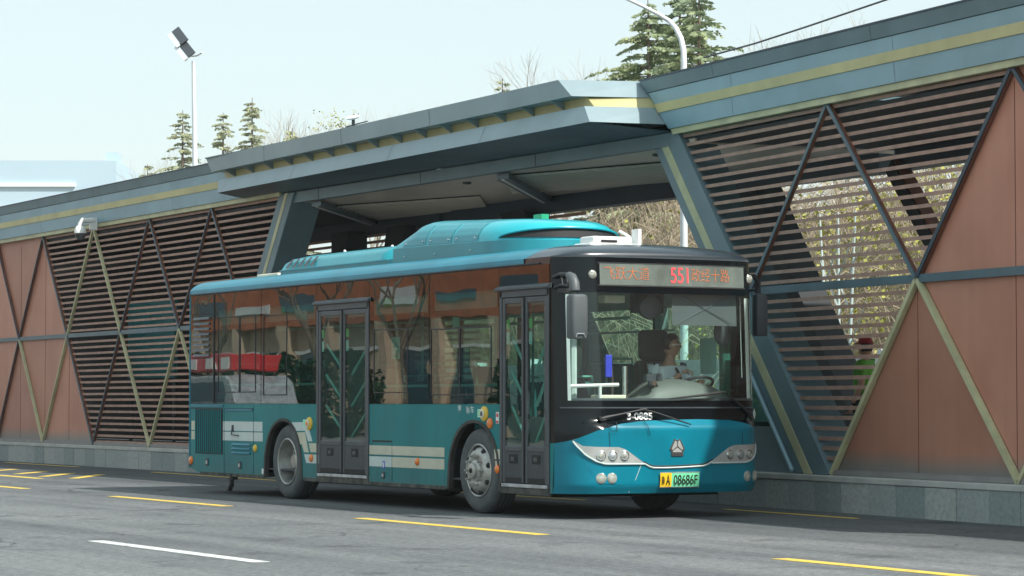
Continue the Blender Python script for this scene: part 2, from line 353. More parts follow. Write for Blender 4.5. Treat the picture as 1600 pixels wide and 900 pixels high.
def write(name, s, mp, width, height, mat, parent, bold=0, depth=.0015):
    """text stretched to width x height, mp(u, v, w) maps the text plane into the scene"""
    vs, fs = text_poly(s, 1, 0.5, bold)
    if not vs: return None
    x0 = min(v.x for v in vs); x1 = max(v.x for v in vs); y0 = min(v.y for v in vs); y1 = max(v.y for v in vs)
    mb = MB(); out = []
    for v in vs:
        out.append(mp(((v.x-x0)/(x1-x0)-.5)*width, ((v.y-y0)/(y1-y0)-.5)*height, v.z*2*depth))
    mb.add(out, fs); return mb.build(name, mat, parent)

# ------------------------------------------------------------------ setting: ground, roads, markings
random.seed(5)
g = MB(); g.box((-1500, -800, -.5), (700, 1500, -.012)); struct(g.build('ground', 'soil'))
g = MB(); g.box((-400, -18.5, -.3), (250, 13.2, 0)); struct(g.build('road', 'asphalt'))
g = MB(); g.box((-400, -23.9, -.2), (250, -18.5, .12)); struct(g.build('pavement', 'paving'))
def mark(pts, mat):
    m_ = MB(); m_.prism(pts, lambda a, b, c: (a, b, c), .001, .004); o = m_.build('road_marking', mat); return struct(o)
def dash(x0, y0, x1, y1, wd, mat):
    d = Vector((x1-x0, y1-y0)).normalized(); n = Vector((-d.y, d.x))*wd/2
    mark([(x0-n.x, y0-n.y), (x1-n.x, y1-n.y), (x1+n.x, y1+n.y), (x0+n.x, y0+n.y)], mat)
for a, b in [((-16.8, -1.6), (-12.7, -1.61)), ((-9.15, -1.62), (-5.3, -1.62)), ((-1.55, -1.68), (2.5, -1.74)), ((6.75, -2.0), (10.9, -2.12)), ((-24.6, -1.6), (-20.6, -1.6))]:
    dash(*a, *b, .16, 'yroad')
dash(1.55, -5.77, 5.2, -5.76, .16, 'wroad'); dash(-8, -5.77, -4.4, -5.77, .16, 'wroad'); dash(11, -5.75, 15, -5.75, .16, 'wroad')
for a, b in [((-29.1, 3.5), (-24.7, 3.48)), ((-20.4, 3.32), (-13.6, 3.15)), ((-9, 3.1), (-5, 3.1)), ((-1.7, 3.06), (1.05, 2.90))]:
    dash(*a, *b, .1, 'yroad')
for a, b in [((-20.39, .84), (-21.81, 1.82)), ((-18.64, .69), (-20.33, 1.79)), ((-17.31, .75), (-19.3, 1.94)), ((-22.3, .9), (-23.6, 1.85)), ((-17.55, .25), (-22.5, .35))]:
    dash(*a, *b, .17, 'yroad')

# wall line of the station: three straight runs
PL0 = Vector((-36.0, 4.16)); P1 = Vector((-16.3, 3.97)); P2 = Vector((-4.4, 4.17)); P3d = (Vector((2.9, 3.5)) - P2).normalized(); P3 = P2 + P3d*12
def frame(A, B):
    d = (B-A).normalized(); n = Vector((-d.y, d.x))
    return (lambda s, b, z: (A.x+d.x*s+n.x*b, A.y+d.y*s+n.y*b, z)), (B-A).length
A_left = Vector((-30.0, 4.1)); dl = (Vector((-20, 4.0)) - A_left).normalized()
FL = frame(A_left, A_left+dl)[0]      # left run, s = 13.7 at the pylon
FR = frame(P2, P3)[0]                 # right run
FB = frame(P1, P2)[0]                 # bay run, length ~11.9
LB = (P2-P1).length
# platform and kerb
def off(P, d, k): n = Vector((-d.y, d.x)); return (P.x+n.x*k, P.y+n.y*k)
pts_front = [off(A_left-dl*16, dl, -.15), off(P1, dl, -.15), off(P2, P3d, -.15), off(P3, P3d, -.15)]
plat = [off(A_left-dl*16, dl, .05), off(P1, dl, .05), off(P2, P3d, .05), off(P3, P3d, .05), off(P3, P3d, 3.35), off(P2, P3d, 3.35), off(P1, dl, 3.35), off(A_left-dl*16, dl, 3.35)]
m_ = MB(); m_.prism(plat, lambda a, b, c: (a, b, c), 0, .405); struct(m_.build('platform', 'paving'))
kb = [MB(), MB(), MB()]; cp = MB()
for a, b in zip(pts_front[:-1], pts_front[1:]):
    A = Vector(a); B = Vector(b); L = (B-A).length; fr = frame(A, B)[0]; s = 0
    while s < L-.02:
        e = min(L, s+random.uniform(.56, .64)); k = random.choice((0, 0, 1, 1, 2)); o = random.uniform(-.004, .004)
        kb[k].box((s+.004, o, 0), (e-.004, .19, .335+random.uniform(-.003, .003)), fr); s = e
    cp.box((0, -.012, .338), (L, .22, .405), fr)
ko = struct(kb[0].build('kerb', 'kerb')); 
struct(kb[1].build('kerb', 'kerb2')); struct(kb[2].build('kerb', 'kerb3')); struct(cp.build('kerb', 'cap', bevel=.008))

# ------------------------------------------------------------------ station building
ST = thing('bus_station', 'long roadside bus station with blue grey roof band, yellow stripe, rusty brown panels and louvers', 'bus station', (-4.4, 4.17, 0))
Z0, ZM, ZT = .42, 2.56, 4.64
def clip(tri, z):
    xs = []
    for i in range(3):
        (s0, z0), (s1, z1) = tri[i], tri[(i+1) % 3]
        if (z0-z)*(z1-z) < 0 or (z0 == z and z1 != z): xs.append(s0+(s1-s0)*(z-z0)/(z1-z0))
    return (min(xs), max(xs)) if len(xs) >= 2 else None
def louver(fr, tri, seed=0):
    mb = MB(); rnd = random.Random(seed)
    zlo = min(p[1] for p in tri); zhi = max(p[1] for p in tri)
    k = 0; z = Z0+.06
    while z < ZT:
        if zlo+.02 < z < zhi-.02:
            c = clip(tri, z)
            if c and c[1]-c[0] > .06:
                a, b = c; j = rnd.uniform(-.004, .004); t = rnd.uniform(-.003, .003)
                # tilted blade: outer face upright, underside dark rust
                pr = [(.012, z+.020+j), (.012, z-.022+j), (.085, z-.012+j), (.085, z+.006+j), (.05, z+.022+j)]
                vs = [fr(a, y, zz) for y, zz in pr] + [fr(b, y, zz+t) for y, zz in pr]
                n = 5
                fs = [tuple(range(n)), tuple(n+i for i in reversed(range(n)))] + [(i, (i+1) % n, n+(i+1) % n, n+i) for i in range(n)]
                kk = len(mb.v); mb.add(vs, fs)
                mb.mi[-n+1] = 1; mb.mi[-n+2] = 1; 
        z += .1143
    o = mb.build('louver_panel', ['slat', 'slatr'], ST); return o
def panel(fr, poly, mat='brown', name='cladding_panel', w0=.03, w1=.06):
    mb = MB(); mb.prism(poly, lambda a, z, c: fr(a, c, z), w0, w1); return mb.build(name, mat, ST)
def seam(fr, s, z0, z1):
    mb = MB(); mb.box((s-.004, .026, z0), (s+.004, .031, z1), fr); mb.build('panel_joint', 'slatr', ST)
def beam(fr, a, b, mat, wd=.06, w0=-.035, w1=.02):
    (s0, z0), (s1, z1) = a, b; d = Vector((s1-s0, z1-z0)).normalized(); n = Vector((-d.y, d.x))*wd/2
    mb = MB(); mb.prism([(s0-n.x, z0-n.y), (s1-n.x, z1-n.y), (s1+n.x, z1+n.y), (s0+n.x, z0+n.y)], lambda a_, z, c: fr(a_, c, z), w0+.016, w1, 1)
    n2 = n*.78
    mb.prism([(s0-n2.x, z0-n2.y), (s1-n2.x, z1-n2.y), (s1+n2.x, z1+n2.y), (s0+n2.x, z0+n2.y)], lambda a_, z, c: fr(a_, c, z), w0, w0+.017)
    return mb.build('lattice_beam', [mat, mat if mat == 'olive' else 'slatr'], ST)
# --- right run
ms = 3.70; T = lambda k: (k*ms, ZT); B = lambda k: (k*ms+.05, Z0); X = lambda k: (k*ms+1.87, ZM)
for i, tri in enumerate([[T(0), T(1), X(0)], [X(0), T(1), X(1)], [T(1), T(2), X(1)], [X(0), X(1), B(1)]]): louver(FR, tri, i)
for k in (2, 3):
    panel(FR, [X(k-1), T(k), X(k)]); panel(FR, [T(k), T(k+1), X(k)])
panel(FR, [B(1), X(1), B(2)])
panel(FR, [X(1), X(2), B(2)]); panel(FR, [B(2), X(2), B(3)]); panel(FR, [X(2), X(3), B(3)])
seam(FR, 5.52, Z0, ZM-.12); seam(FR, 7.37, Z0, 4.5); seam(FR, 9.2, Z0, 4.5)
beam(FR, T(1), X(0), 'beamb'); beam(FR, T(1), X(1), 'beamb', .068); beam(FR, T(2), X(1), 'beamn', .064)
beam(FR, X(1), B(1), 'olive', .07); beam(FR, X(1), B(2), 'olive', .07)
beam(FR, T(2), X(2), 'beamn'); beam(FR, X(2), B(2), 'olive'); beam(FR, X(2), B(3), 'olive'); beam(FR, T(3), X(2), 'beamb')
mb = MB(); mb.box((X(0)[0], -.022, ZM-.045), (12, .045, ZM+.045), FR); mb.build('middle_rail', 'beamb', ST)
mb = MB(); mb.box((3.78, -.02, Z0-.01), (12, .06, Z0+.05), FR); mb.build('base_rail', pmat('base_rail_grey', (.23, .22, .21), .6), ST)
# --- left run
ml = 3.07; s0 = 1.42; TL = lambda k: (s0+k*ml, ZT); BL = lambda k: (s0+k*ml+.06, Z0); XL = lambda k: (s0+(k+.5)*ml+.02, ZM)
tl = [[TL(0), TL(1), XL(0)], [XL(0), TL(1), XL(1)], [TL(1), TL(2), XL(1)], [XL(1), TL(2), XL(2)], [TL(2), TL(3), XL(2)], [XL(2), TL(3), XL(3)], [TL(3), TL(4), XL(3)],
      [XL(0), XL(1), BL(1)], [BL(1), XL(1), BL(2)], [XL(1), XL(2), BL(2)], [BL(2), XL(2), BL(3)], [XL(2), XL(3), BL(3)]]
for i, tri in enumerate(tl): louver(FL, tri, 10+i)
for k in (-4, -3, -2, -1):
    panel(FL, [XL(k), TL(k+1), (XL(k+1)[0], ZM)] if k < -1 else [XL(-1), TL(0), XL(0)]); panel(FL, [TL(k), TL(k+1), XL(k)])
for k in (-3, -2, -1, 0):
    panel(FL, [XL(k-1), XL(k), BL(k)]); panel(FL, [BL(k), XL(k), BL(k+1)])
for s_ in (-3.2, -1.65, -.1, 1.5, 3.0): seam(FL, s_, Z0, 3.2 if s_ > 2 else 4.5)
colsL = {(0, 'tr'): 'beamb', (0, 'tl'): 'beamn'}
for k in range(-3, 4):
    beam(FL, TL(k), XL(k), 'olive' if k in (1, -2) else ('beamn' if k < 0 else 'beamb'), .05)
    beam(FL, TL(k+1), XL(k), 'olive' if k in (0,) else 'beamn', .046)
    beam(FL, XL(k), BL(k), 'beamn' if k in (1, -1, 3) and k != 0 else 'olive', .046)
    if k < 3: beam(FL, XL(k), BL(k+1), 'beamb' if k == 0 else 'olive', .046)
mb = MB(); mb.box((-16, -.022, ZM-.04), (XL(3)[0], .045, ZM+.04), FL); mb.build('middle_rail', 'beamb', ST)
mb = MB(); mb.box((-16, -.02, Z0-.01), (BL(3)[0], .06, Z0+.05), FL); mb.build('base_rail', MATS['base_rail_grey'], ST)
# --- fascia with yellow band
def fascia(fr, sa, sb, step=3.7, slant=0):
    def band(name, mat, z0, z1, b0, b1=None, bb=.15):
        mb = MB(); b1 = b0 if b1 is None else b1
        vs = [fr(s_-(slant*(z-4.62) if s_ == sa else 0), y, z) for s_ in (sa, sb) for y, z in ((b0, z0), (b1, z1), (bb, z1), (bb, z0))]
        mb.add(vs, [(0,1,2,3), (7,6,5,4), (0,4,5,1), (1,5,6,2), (2,6,7,3), (3,7,4,0)]); mb.build(name, mat, ST)
    band('trim_strip', 'olive', 4.625, 4.70, -.075); band('roof_fascia', 'bluegrey', 4.702, 4.925, -.10, -.12)
    band('yellow_band', 'yellowb', 4.927, 5.045, -.135); band('roof_fascia', 'bluegrey', 5.047, 5.205, -.125, -.14)
    band('roof_fascia', 'bluegrey2', 5.212, 5.37, -.155, -.185); band('roof_coping', 'beamn', 5.372, 5.392, -.195, bb=.3)
    band('fascia_backing', 'beamn', 5.2, 5.216, -.12)
    s_ = sa+.02
    mb = MB(); st = math.ceil(sa/step)*step+1.2
    while st < sb:
        
        for ds, hw, z0_, z1_, b0_, b1_ in ((0, .005, 5.214, 5.368, -.155, -.185), (.4, .003, 4.704, 4.923, -.10, -.12), (.4, .003, 5.05, 5.203, -.125, -.14)):
            mb = MB(); mb.add([fr(st+ds+i*hw, b_-.0015, z) for z, b_ in ((z0_, b0_), (z1_, b1_)) for i in (-1, 1)], [(0, 1, 3, 2)]); mb.build('panel_joint', 'beamn', ST)
        mb = MB(); st += step
fascia(FR, -.05, 12, slant=.98); fascia(FL, -16, 13.75)
# --- roof slabs, ceilings, rear structure
def slab(fr, sa, sb, cm='inwall'):
    mb = MB(); mb.box((sa, .15, 5.2), (sb, 5.0, 5.36), fr); mb.build('roof_slab', 'bluegrey2', ST)  # rear eave drawn deeper, out of view, to shade the rear pylons
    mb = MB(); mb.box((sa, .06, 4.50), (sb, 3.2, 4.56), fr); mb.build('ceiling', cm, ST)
    mb = MB(); mb.box((sa, 2.95, 4.24), (sb, 3.2, 4.5), fr); mb.build('rear_beam', 'beamn', ST)
    mb = MB(); mb.box((sa, 3.2, 4.45), (sb, 3.3, 5.2), fr); mb.build('rear_fascia', 'bluegrey2', ST)
slab(FR, .35, 12); slab(FL, -16, 13.6); slab(FB, .12, LB+.25, 'ceil')
mb = MB(); mb.box((-.1, -.02, 4.49), (LB+.0, .10, 4.66), FB); mb.build('front_beam', 'bluegrey2', ST)
for s_ in (1.4, 4.9, 8.3): 
    mb = MB(); mb.box((s_, -.024, 4.495), (s_+.01, -.019, 4.655), FB); mb.build('panel_joint', 'inwall', ST)
def pylon(fr, a, b, wd, dep, stripe=True, b0=-.04, mat='beamb', name='pylon'):
    (sa, za), (sb, zb) = a, b     # a = top right edge point, b = bottom right edge point, width to the left
    mb = MB(); mb.prism([(sa-wd, za), (sa, za), (sb, zb), (sb-wd, zb)], lambda s_, z, c: fr(s_, c, z), b0, b0+dep)
    o = mb.build(name, mat, ST, bevel=.012)
    if stripe:
        f = .26; g_ = .50
        mb = MB(); mb.prism([(sa-wd*(1-f), za), (sa-wd*(1-g_), za), (sb-wd*(1-g_), zb+.0), (sb-wd*(1-f), zb)], lambda s_, z, c: fr(s_, c, z), b0-.006, b0+.001)
        mb.build('pylon_stripe', 'olive', o)
    return o
pylon(FR, (-.0, 4.66), (3.76, .41), .78, .5, mat='bluegrey2')
mb = MB(); mb.tube([FR(1.35, -.07, 2.25), FR(2.95, -.07, .44)], .028, 10); mb.build('drain_pipe', 'bluegrey', ST, smooth=True)
# left pylon leans the other way
tpx, tpz, bx, bz = 13.72, 4.66, 10.63, .41
mb = MB(); mb.prism([(tpx-.06, tpz), (tpx+.56, tpz), (bx+.56, bz), (bx-.06, bz)], lambda s_, z, c: FL(s_, c, z), -.04, .5); po = mb.build('pylon', 'bluegrey2', ST, bevel=.012)
mb = MB(); mb.prism([(tpx+.20, tpz), (tpx+.32, tpz), (bx+.32, bz), (bx+.20, bz)], lambda s_, z, c: FL(s_, c, z), -.046, -.039); mb.build('pylon_stripe', 'olive', po)
# rear pylons, rear lattice, rear louvers
for fr, sa in ((FR, -3.1), (FB, LB-3.4)): pass
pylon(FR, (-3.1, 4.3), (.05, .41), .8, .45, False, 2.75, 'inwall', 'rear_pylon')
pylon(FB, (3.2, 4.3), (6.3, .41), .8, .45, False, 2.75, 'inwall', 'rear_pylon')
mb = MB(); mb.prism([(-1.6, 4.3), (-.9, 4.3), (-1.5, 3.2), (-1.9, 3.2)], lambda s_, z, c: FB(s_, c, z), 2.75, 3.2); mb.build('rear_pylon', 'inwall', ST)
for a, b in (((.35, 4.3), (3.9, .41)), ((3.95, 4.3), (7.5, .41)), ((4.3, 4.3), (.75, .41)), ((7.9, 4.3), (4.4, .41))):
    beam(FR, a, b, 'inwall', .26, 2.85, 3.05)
def rear_louver(fr, sa, sb, z0, z1):
    mb = MB(); z = z0
    while z < z1: mb.box((sa, 3.0, z), (sb, 3.06, z+.045), fr); z += .115
    mb.build('louver_panel', 'slat', ST)
rear_louver(FB, -1, 1.2, 1.0, 4.24); rear_louver(FB, 1.2, 4.6, 3.0, 4.24); 
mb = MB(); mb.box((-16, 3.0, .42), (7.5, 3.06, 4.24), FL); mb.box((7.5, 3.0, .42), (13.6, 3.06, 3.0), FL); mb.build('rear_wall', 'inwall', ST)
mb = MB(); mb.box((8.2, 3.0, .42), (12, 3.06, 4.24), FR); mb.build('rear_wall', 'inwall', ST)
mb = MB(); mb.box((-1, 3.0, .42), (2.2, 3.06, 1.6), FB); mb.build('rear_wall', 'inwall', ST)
rear_louver(FL, 7.5, 13.6, 3.05, 4.24)
mb = MB(); mb.prism([(9.95, 4.3), (10.65, 4.3), (10.8, .41), (9.8, .41)], lambda s_, z, c: FL(s_, c, z), 2.6, 2.98); mb.build('rear_pylon', 'inwall', ST)
# ceiling grilles and diagonal channels of the bay
def grille(s0_, s1_, b0, b1):
    mb = MB(); mb.box((s0_, b0, 4.487), (s1_, b1, 4.499), FB); mb.build('ceiling_grille', 'inwall', ST)
    mb = MB(); n = int((b1-b0)/.055)
    for i in range(n): y = b0+(i+.25)*(b1-b0)/n; mb.box((s0_+.02, y, 4.468), (s1_-.02, y+.022, 4.486), FB)
    mb.build('ceiling_slats', 'ceil', ST)
def qgrille(a, b, c, d, n):
    # a-b near edge, d-c far edge, slats run from the a-d side to the b-c side
    L = lambda p, q, t: (p[0]+(q[0]-p[0])*t, p[1]+(q[1]-p[1])*t)
    mb = MB(); mb.prism([a, b, c, d], lambda x, y, z: (x, y, z), 4.484, 4.499); mb.build('ceiling_grille', 'inwall', ST)
    mb = MB()
    for i in range(n):
        t0, t1 = (i+.2)/n, (i+.42)/n; mb.prism([L(a, d, t0), L(b, c, t0), L(b, c, t1), L(a, d, t1)], lambda x, y, z: (x, y, z), 4.455, 4.483)
    mb.build('ceiling_slats', 'ceil', ST)
qgrille((-9.5, 4.4), (-6.5, 5.3), (-9.0, 7.05), (-12.2, 6.05), 13); qgrille((-16.0, 4.8), (-13.0, 5.9), (-15.0, 7.1), (-19.0, 6.9), 10)
for sx in (7.0, .9):
    mb = MB(); mb.prism([(sx, .1), (sx+.35, .1), (sx-4.0+.35+.4, 2.95), (sx-4.0+.4, 2.95)], lambda s_, b_, c: FB(s_, b_, c), 4.40, 4.478); o = mb.build('ceiling_channel', 'beamb', ST)
    mb = MB(); mb.prism([(sx+.10, .12), (sx+.17, .12), (sx-3.6+.17, 2.93), (sx-3.6+.10, 2.93)], lambda s_, b_, c: FB(s_, b_, c), 4.39, 4.399); mb.build('light_strip', 'white', o)
for s_, b_ in ((10.6, .5), (9.2, 2.5), (5.4, .5)):
    mb = MB(); mb.lathe([(.06, 4.47), (.07, 4.499)], (*FB(s_, b_, 0)[:2], 0), (0, 0, 1), 16); mb.build('downlight', 'grille', ST)
# --- bay canopy: two projecting lips with a recessed yellow band and triangular brackets
def cy(x): return 3.08 + (-4.8-x)*.026
def ends(z):
    t = (z-4.76)/(5.39-4.76); return (-17.75-t*.55, -4.80-t*.85)
def lip(name, mat, z0, z1, d0, d1, back=4.3):
    """closed box: front face leans from offset d0 at z0 to d1 at z1; end faces slant"""
    mb = MB(); vs = []
    for z, d in ((z0, d0), (z1, d1)):
        xa, xb = ends(z); 
        vs += [(xa, cy(xa)+d, z), (xb, cy(xb)+d, z), (xb+ (0), 4.16 if z else 0, z), (xa, 4.05, z)]
    mb.add(vs, [(0,3,2,1), (4,5,6,7), (0,1,5,4), (1,2,6,5), (2,3,7,6), (3,0,4,7)]); return mb.build(name, mat, ST, bevel=.006)
def lip2(name, mat, z0, z1, d0, d1):
    mb = MB(); vs = []
    for z, d in ((z0, d0), (z1, d1)):
        xa, xb = ends(z); bx_ = FR(-.06-.98*(z-4.62), -.02, z); vs += [(xa, cy(xa)+d, z), (xb, cy(xb)+d, z), (bx_[0], bx_[1], z), (xa, 3.92, z)]
    mb.add(vs, [(0,3,2,1), (4,5,6,7), (0,1,5,4), (1,2,6,5), (2,3,7,6), (3,0,4,7)]); return mb.build(name, mat, ST)
can = lip2('canopy', 'cangrey', 5.145, 5.385, .02, 0)
lip2('canopy_lip', 'cangrey', 4.765, 5.0, .0, .1)
lip2('yellow_band', 'yellowb', 5.002, 5.143, .25, .25)
for z_, dd in ((4.77, .0),):
    for xs in (-14.6, -10.9, -7.9):
        mb = MB(); mb.add([(xs-.004, cy(xs)-.004, 4.772), (xs+.004, cy(xs)-.004, 4.772), (xs+.004, cy(xs)+.09, 4.995), (xs-.004, cy(xs)+.09, 4.995)], [(0,1,2,3)]); mb.build('panel_joint', 'inwall', ST)
    for xs in (-15.7, -12.6, -9.5):
        mb = MB(); mb.add([(xs-.004, cy(xs)+.014, 5.15), (xs+.004, cy(xs)+.014, 5.15), (xs+.004, cy(xs)-.004, 5.38), (xs-.004, cy(xs)-.004, 5.38)], [(0,1,2,3)]); mb.build('panel_joint', 'inwall', ST)
for i in range(15):
    x = -17.55 + i*.83
    mb = MB(); y = cy(x)
    mb.prism([(y+.03, 5.144), (y+.249, 5.144), (y+.249, 5.03)], lambda a, z, c: (c, a, z), x-.012, x+.012); mb.build('canopy_bracket', 'cangrey', can)
# soffit below the lip, running in to the front beam
mb = MB(); xa, xb = ends(4.76)
mb.add([(xa, cy(xa), 4.762), (xb, cy(xb), 4.762), (-4.52, 4.12, 4.665), (-16.4, 3.93, 4.665), (xa, 3.93, 4.68)], [(0,1,2,4), (2,3,4)])
mb.add([(xa, cy(xa), 4.766), (xb, cy(xb), 4.766), (-4.60, 4.12, 4.766), (xa, 3.93, 4.766)], [(0,1,2,3)])
mb.build('canopy_soffit', 'beamb', ST)
mb = MB(); xa, xb = ends(5.386); mb.box((xa+.02, 3.4, 5.38), (xb-.05, 4.3, 5.40)); mb.build('canopy_roof', 'bluegrey2', ST)
# low infill beside the right pylon, with dark glass
mb = MB(); mb.prism([(.9, .41), (2.97, .41), (2.47, .95), (.9, .95)], lambda a, z, c: FR(a, c, z), .06, .1); mb.build('base_panel', 'bluegrey2', ST)
mb = MB(); mb.prism([(.9, .95), (2.46, .95), (1.15, 2.45), (.9, 2.45)], lambda a, z, c: FR(a, c, z), .07, .08); mb.build('window_pane', G_side, ST)
mb = MB(); mb.box((.9, .055, .95), (2.47, .10, 1.0), FR); mb.build('window_frame', 'black', ST)

# ------------------------------------------------------------------ behind the station
mb = MB()
def bank(u, v):
    x = -140+u*190; y = 13.2+v*30; h = 5.7*(1-math.exp(-v*30/3.0))*(.5+.5*max(0, min(1, (x+38)/10))) + .25*sin(x*.6)+.3*sin(y*.9+x*.3)
    return (x, y, max(-.02, h*min(1, v*14)))
mb.grid(bank, 120, 20); struct(mb.build('hillside', 'soil', smooth='all'))
rnd = random.Random(3)
mb = MB(); fl = MB()
for i in range(8200):
    y = 13.6 + rnd.random()**1.6*9; x = rnd.uniform(-48, 2)
    bz_ = bank((x+140)/190, (y-13.2)/30)[2]
    a = rnd.uniform(0, 2*pi); L = rnd.uniform(.8, 2.2); d = Vector((cos(a), sin(a)*.7-.3, 0))
    p0 = Vector((x, y, bz_-.05)); p1 = p0+d*L*.2+Vector((0,0,L*.55)); p2 = p1+d*L*.35+Vector((0,0,L*.15)); p3 = p2+d*L*.4-Vector((0,0,L*.28))
    r_ = rnd.uniform(.006, .014); mb.tube([p0, p1, p2, p3], [r_, r_*.8, r_*.6, r_*.3], 3, False)
    if (x > -19 or rnd.random() < .12):
        for k in range(7 if x > -19 else 3):
            t = rnd.random(); c = p1.lerp(p3, t)+Vector((rnd.uniform(-.1, .1), rnd.uniform(-.1, .1), rnd.uniform(-.1, .1))); s_ = rnd.uniform(.02, .05)
            q = Vector((rnd.uniform(-1, 1), rnd.uniform(-1, 1), rnd.uniform(-1, 1))).normalized()*s_; q2 = q.orthogonal().normalized()*s_
            fl.add([c-q, c+q2, c+q, c-q2], [(0,1,2,3)])
o = mb.build('dry_shrubs', 'twig'); tag(o, 'tangle of dry tan arching stems covering the bank behind the station', 'shrubs', kind='stuff')
o = fl.build('shrub_leaves', 'flower'); tag(o, 'yellow green new leaves and blossom over the shrubs behind the louvers', 'leaves', kind='stuff')
# low pale wall added in place of the pale far road and white bus
mb = MB()
for i in range(26): mb.box((-60+i*2.4, 12.95, 0), (-60+i*2.4+2.37, 13.15, 2.0+.02*(i % 2))) ; mb.box((-60+i*2.4-.05, 12.9, 0), (-60+i*2.4+.08, 13.2, 2.12))
tag(mb.build('pale_standin_wall', 'farw'), 'pale added wall in place of the bright far road behind the louvers', 'wall')

def limb(mb, p, d, L, r, depth, rnd, spread=.5, up=.15, leaves=None, segs=3):
    pts = [p]; dd = d.normalized()
    for i in range(segs):
        dd = (dd+Vector((rnd.uniform(-.16, .16), rnd.uniform(-.16, .16), rnd.uniform(-.05, .14)))).normalized(); pts.append(pts[-1]+dd*L/segs)
    mb.tube(pts, [r*(1-.45*i/segs) for i in range(segs+1)], 5 if depth > 2 else 3, False)
    if depth == 0:
        if leaves is not None:
            for k in range(6):
                c = pts[-1]+Vector((rnd.uniform(-.2, .2), rnd.uniform(-.2, .2), rnd.uniform(-.2, .2))); s_ = rnd.uniform(.018, .04)
                q = Vector((rnd.uniform(-1, 1), rnd.uniform(-1, 1), rnd.uniform(-1, 1))).normalized()*s_; q2 = q.orthogonal().normalized()*s_
                leaves.add([c-q, c+q2, c+q, c-q2], [(0,1,2,3)])
        return
    for k in range(rnd.choice((3, 3, 4))):
        a = rnd.uniform(0, 2*pi); o = dd.orthogonal().normalized(); o.rotate(Matrix.Rotation(a, 3, dd).to_quaternion())
        nd = (dd+o*spread*rnd.uniform(.6, 1.3)+Vector((0,0,up))).normalized()
        limb(mb, pts[rnd.choice((segs-1, segs))] if k else pts[-1], nd, L*rnd.uniform(.6, .8), r*.52, depth-1, rnd, spread, up, leaves, segs)
def bare_tree(x, y, z, h, label, seed, mat='twigg', leaf=False, depth=5, group='bare trees behind the station', lmat='flower', r=None):
    rnd = random.Random(seed); t = thing('bare_tree', label, 'tree', (x, y, z), group)
    tr = MB(); tr.tube([(x, y, z-.3), (x+.05, y, z+h*.15), (x, y+.05, z+h*.32)], [h*.02, h*.016, h*.013], 7); tr.build('trunk', 'bark', t, smooth=True)
    cr = MB(); lv = MB() if leaf else None
    for k in range(4):
        a = k*pi/2+rnd.uniform(-.4, .4); limb(cr, Vector((x, y+.05, z+h*(.27+.02*k))), Vector((cos(a)*.5, sin(a)*.5, 1)), h*.26, h*.008, depth, rnd, .55, .1, lv)
    cr.build('crown', mat, t)
    if leaf: lv.build('leaves', lmat, t)
    return t
def conifer(x, y, z, h, sp, label, seed, mat='needles', dense=1.0, group='conifers behind the station'):
    rnd = random.Random(seed); t = thing('conifer_tree', label, 'tree', (x, y, z), group)
    lean = rnd.uniform(-.25, .25)
    tr = MB(); tr.tube([(x, y, z-.3), (x+lean*.5, y, z+h*.5), (x+lean, y, z+h)], [h*.018, h*.011, .012], 7); tr.build('trunk', 'bark', t, smooth=True)
    cr = MB(); wd = MB(); lev = int(h*4.2*dense)
    for i in range(lev):
        f0 = (i+rnd.random()*.6)/lev; zz0 = f0
        nb = int(6+5*(1-f0)*dense)
        for k in range(nb):
            if rnd.random() < .1: continue
            f = min(.995, max(0, zz0+rnd.uniform(-.05, .05))); zz = z+h*(.12+.87*f); rr = sp*(1-f)**.8+.12
            a = rnd.uniform(0, 2*pi); L = rr*rnd.uniform(.45, 1.2)*(1.25 if rnd.random() < .1 else 1); d = Vector((cos(a), sin(a), 0)); side = Vector((-d.y, d.x, 0))
            base = Vector((x+lean*f, y, zz)); droop = rnd.uniform(.02, .2); lift = rnd.uniform(.05, .3)
            pt = lambda t_: base+d*L*t_+Vector((0, 0, L*(lift*t_-(lift+droop)*t_*t_)))
            wd.tube([pt(0), pt(.5), pt(1)], [.012+.006*L, .01, .004], 3, False)
            n = int(8+L*13*dense)
            for j in range(n):
                t_ = .15+.85*j/n; c = pt(t_)+Vector((rnd.uniform(-.04, .04), rnd.uniform(-.04, .04), rnd.uniform(-.04, .02)))
                for sd in (-1, 1):
                    ln = (.10+.13*L*(1-t_*.75))*rnd.uniform(.6, 1.3)
                    e = c+side*sd*ln+d*ln*rnd.uniform(.3, .9)+Vector((0, 0, -ln*rnd.uniform(.05, .5)))
                    wv = Vector((rnd.uniform(-.2, .2), rnd.uniform(-.2, .2), 1)).normalized()*rnd.uniform(.018, .04)
                    m_p = c.lerp(e, .55)
                    cr.add([c, m_p+wv, e, m_p-wv*1.2], [(0,1,2,3)])
    wd.build('branches', 'bark', t); cr.build('crown', mat, t); return t
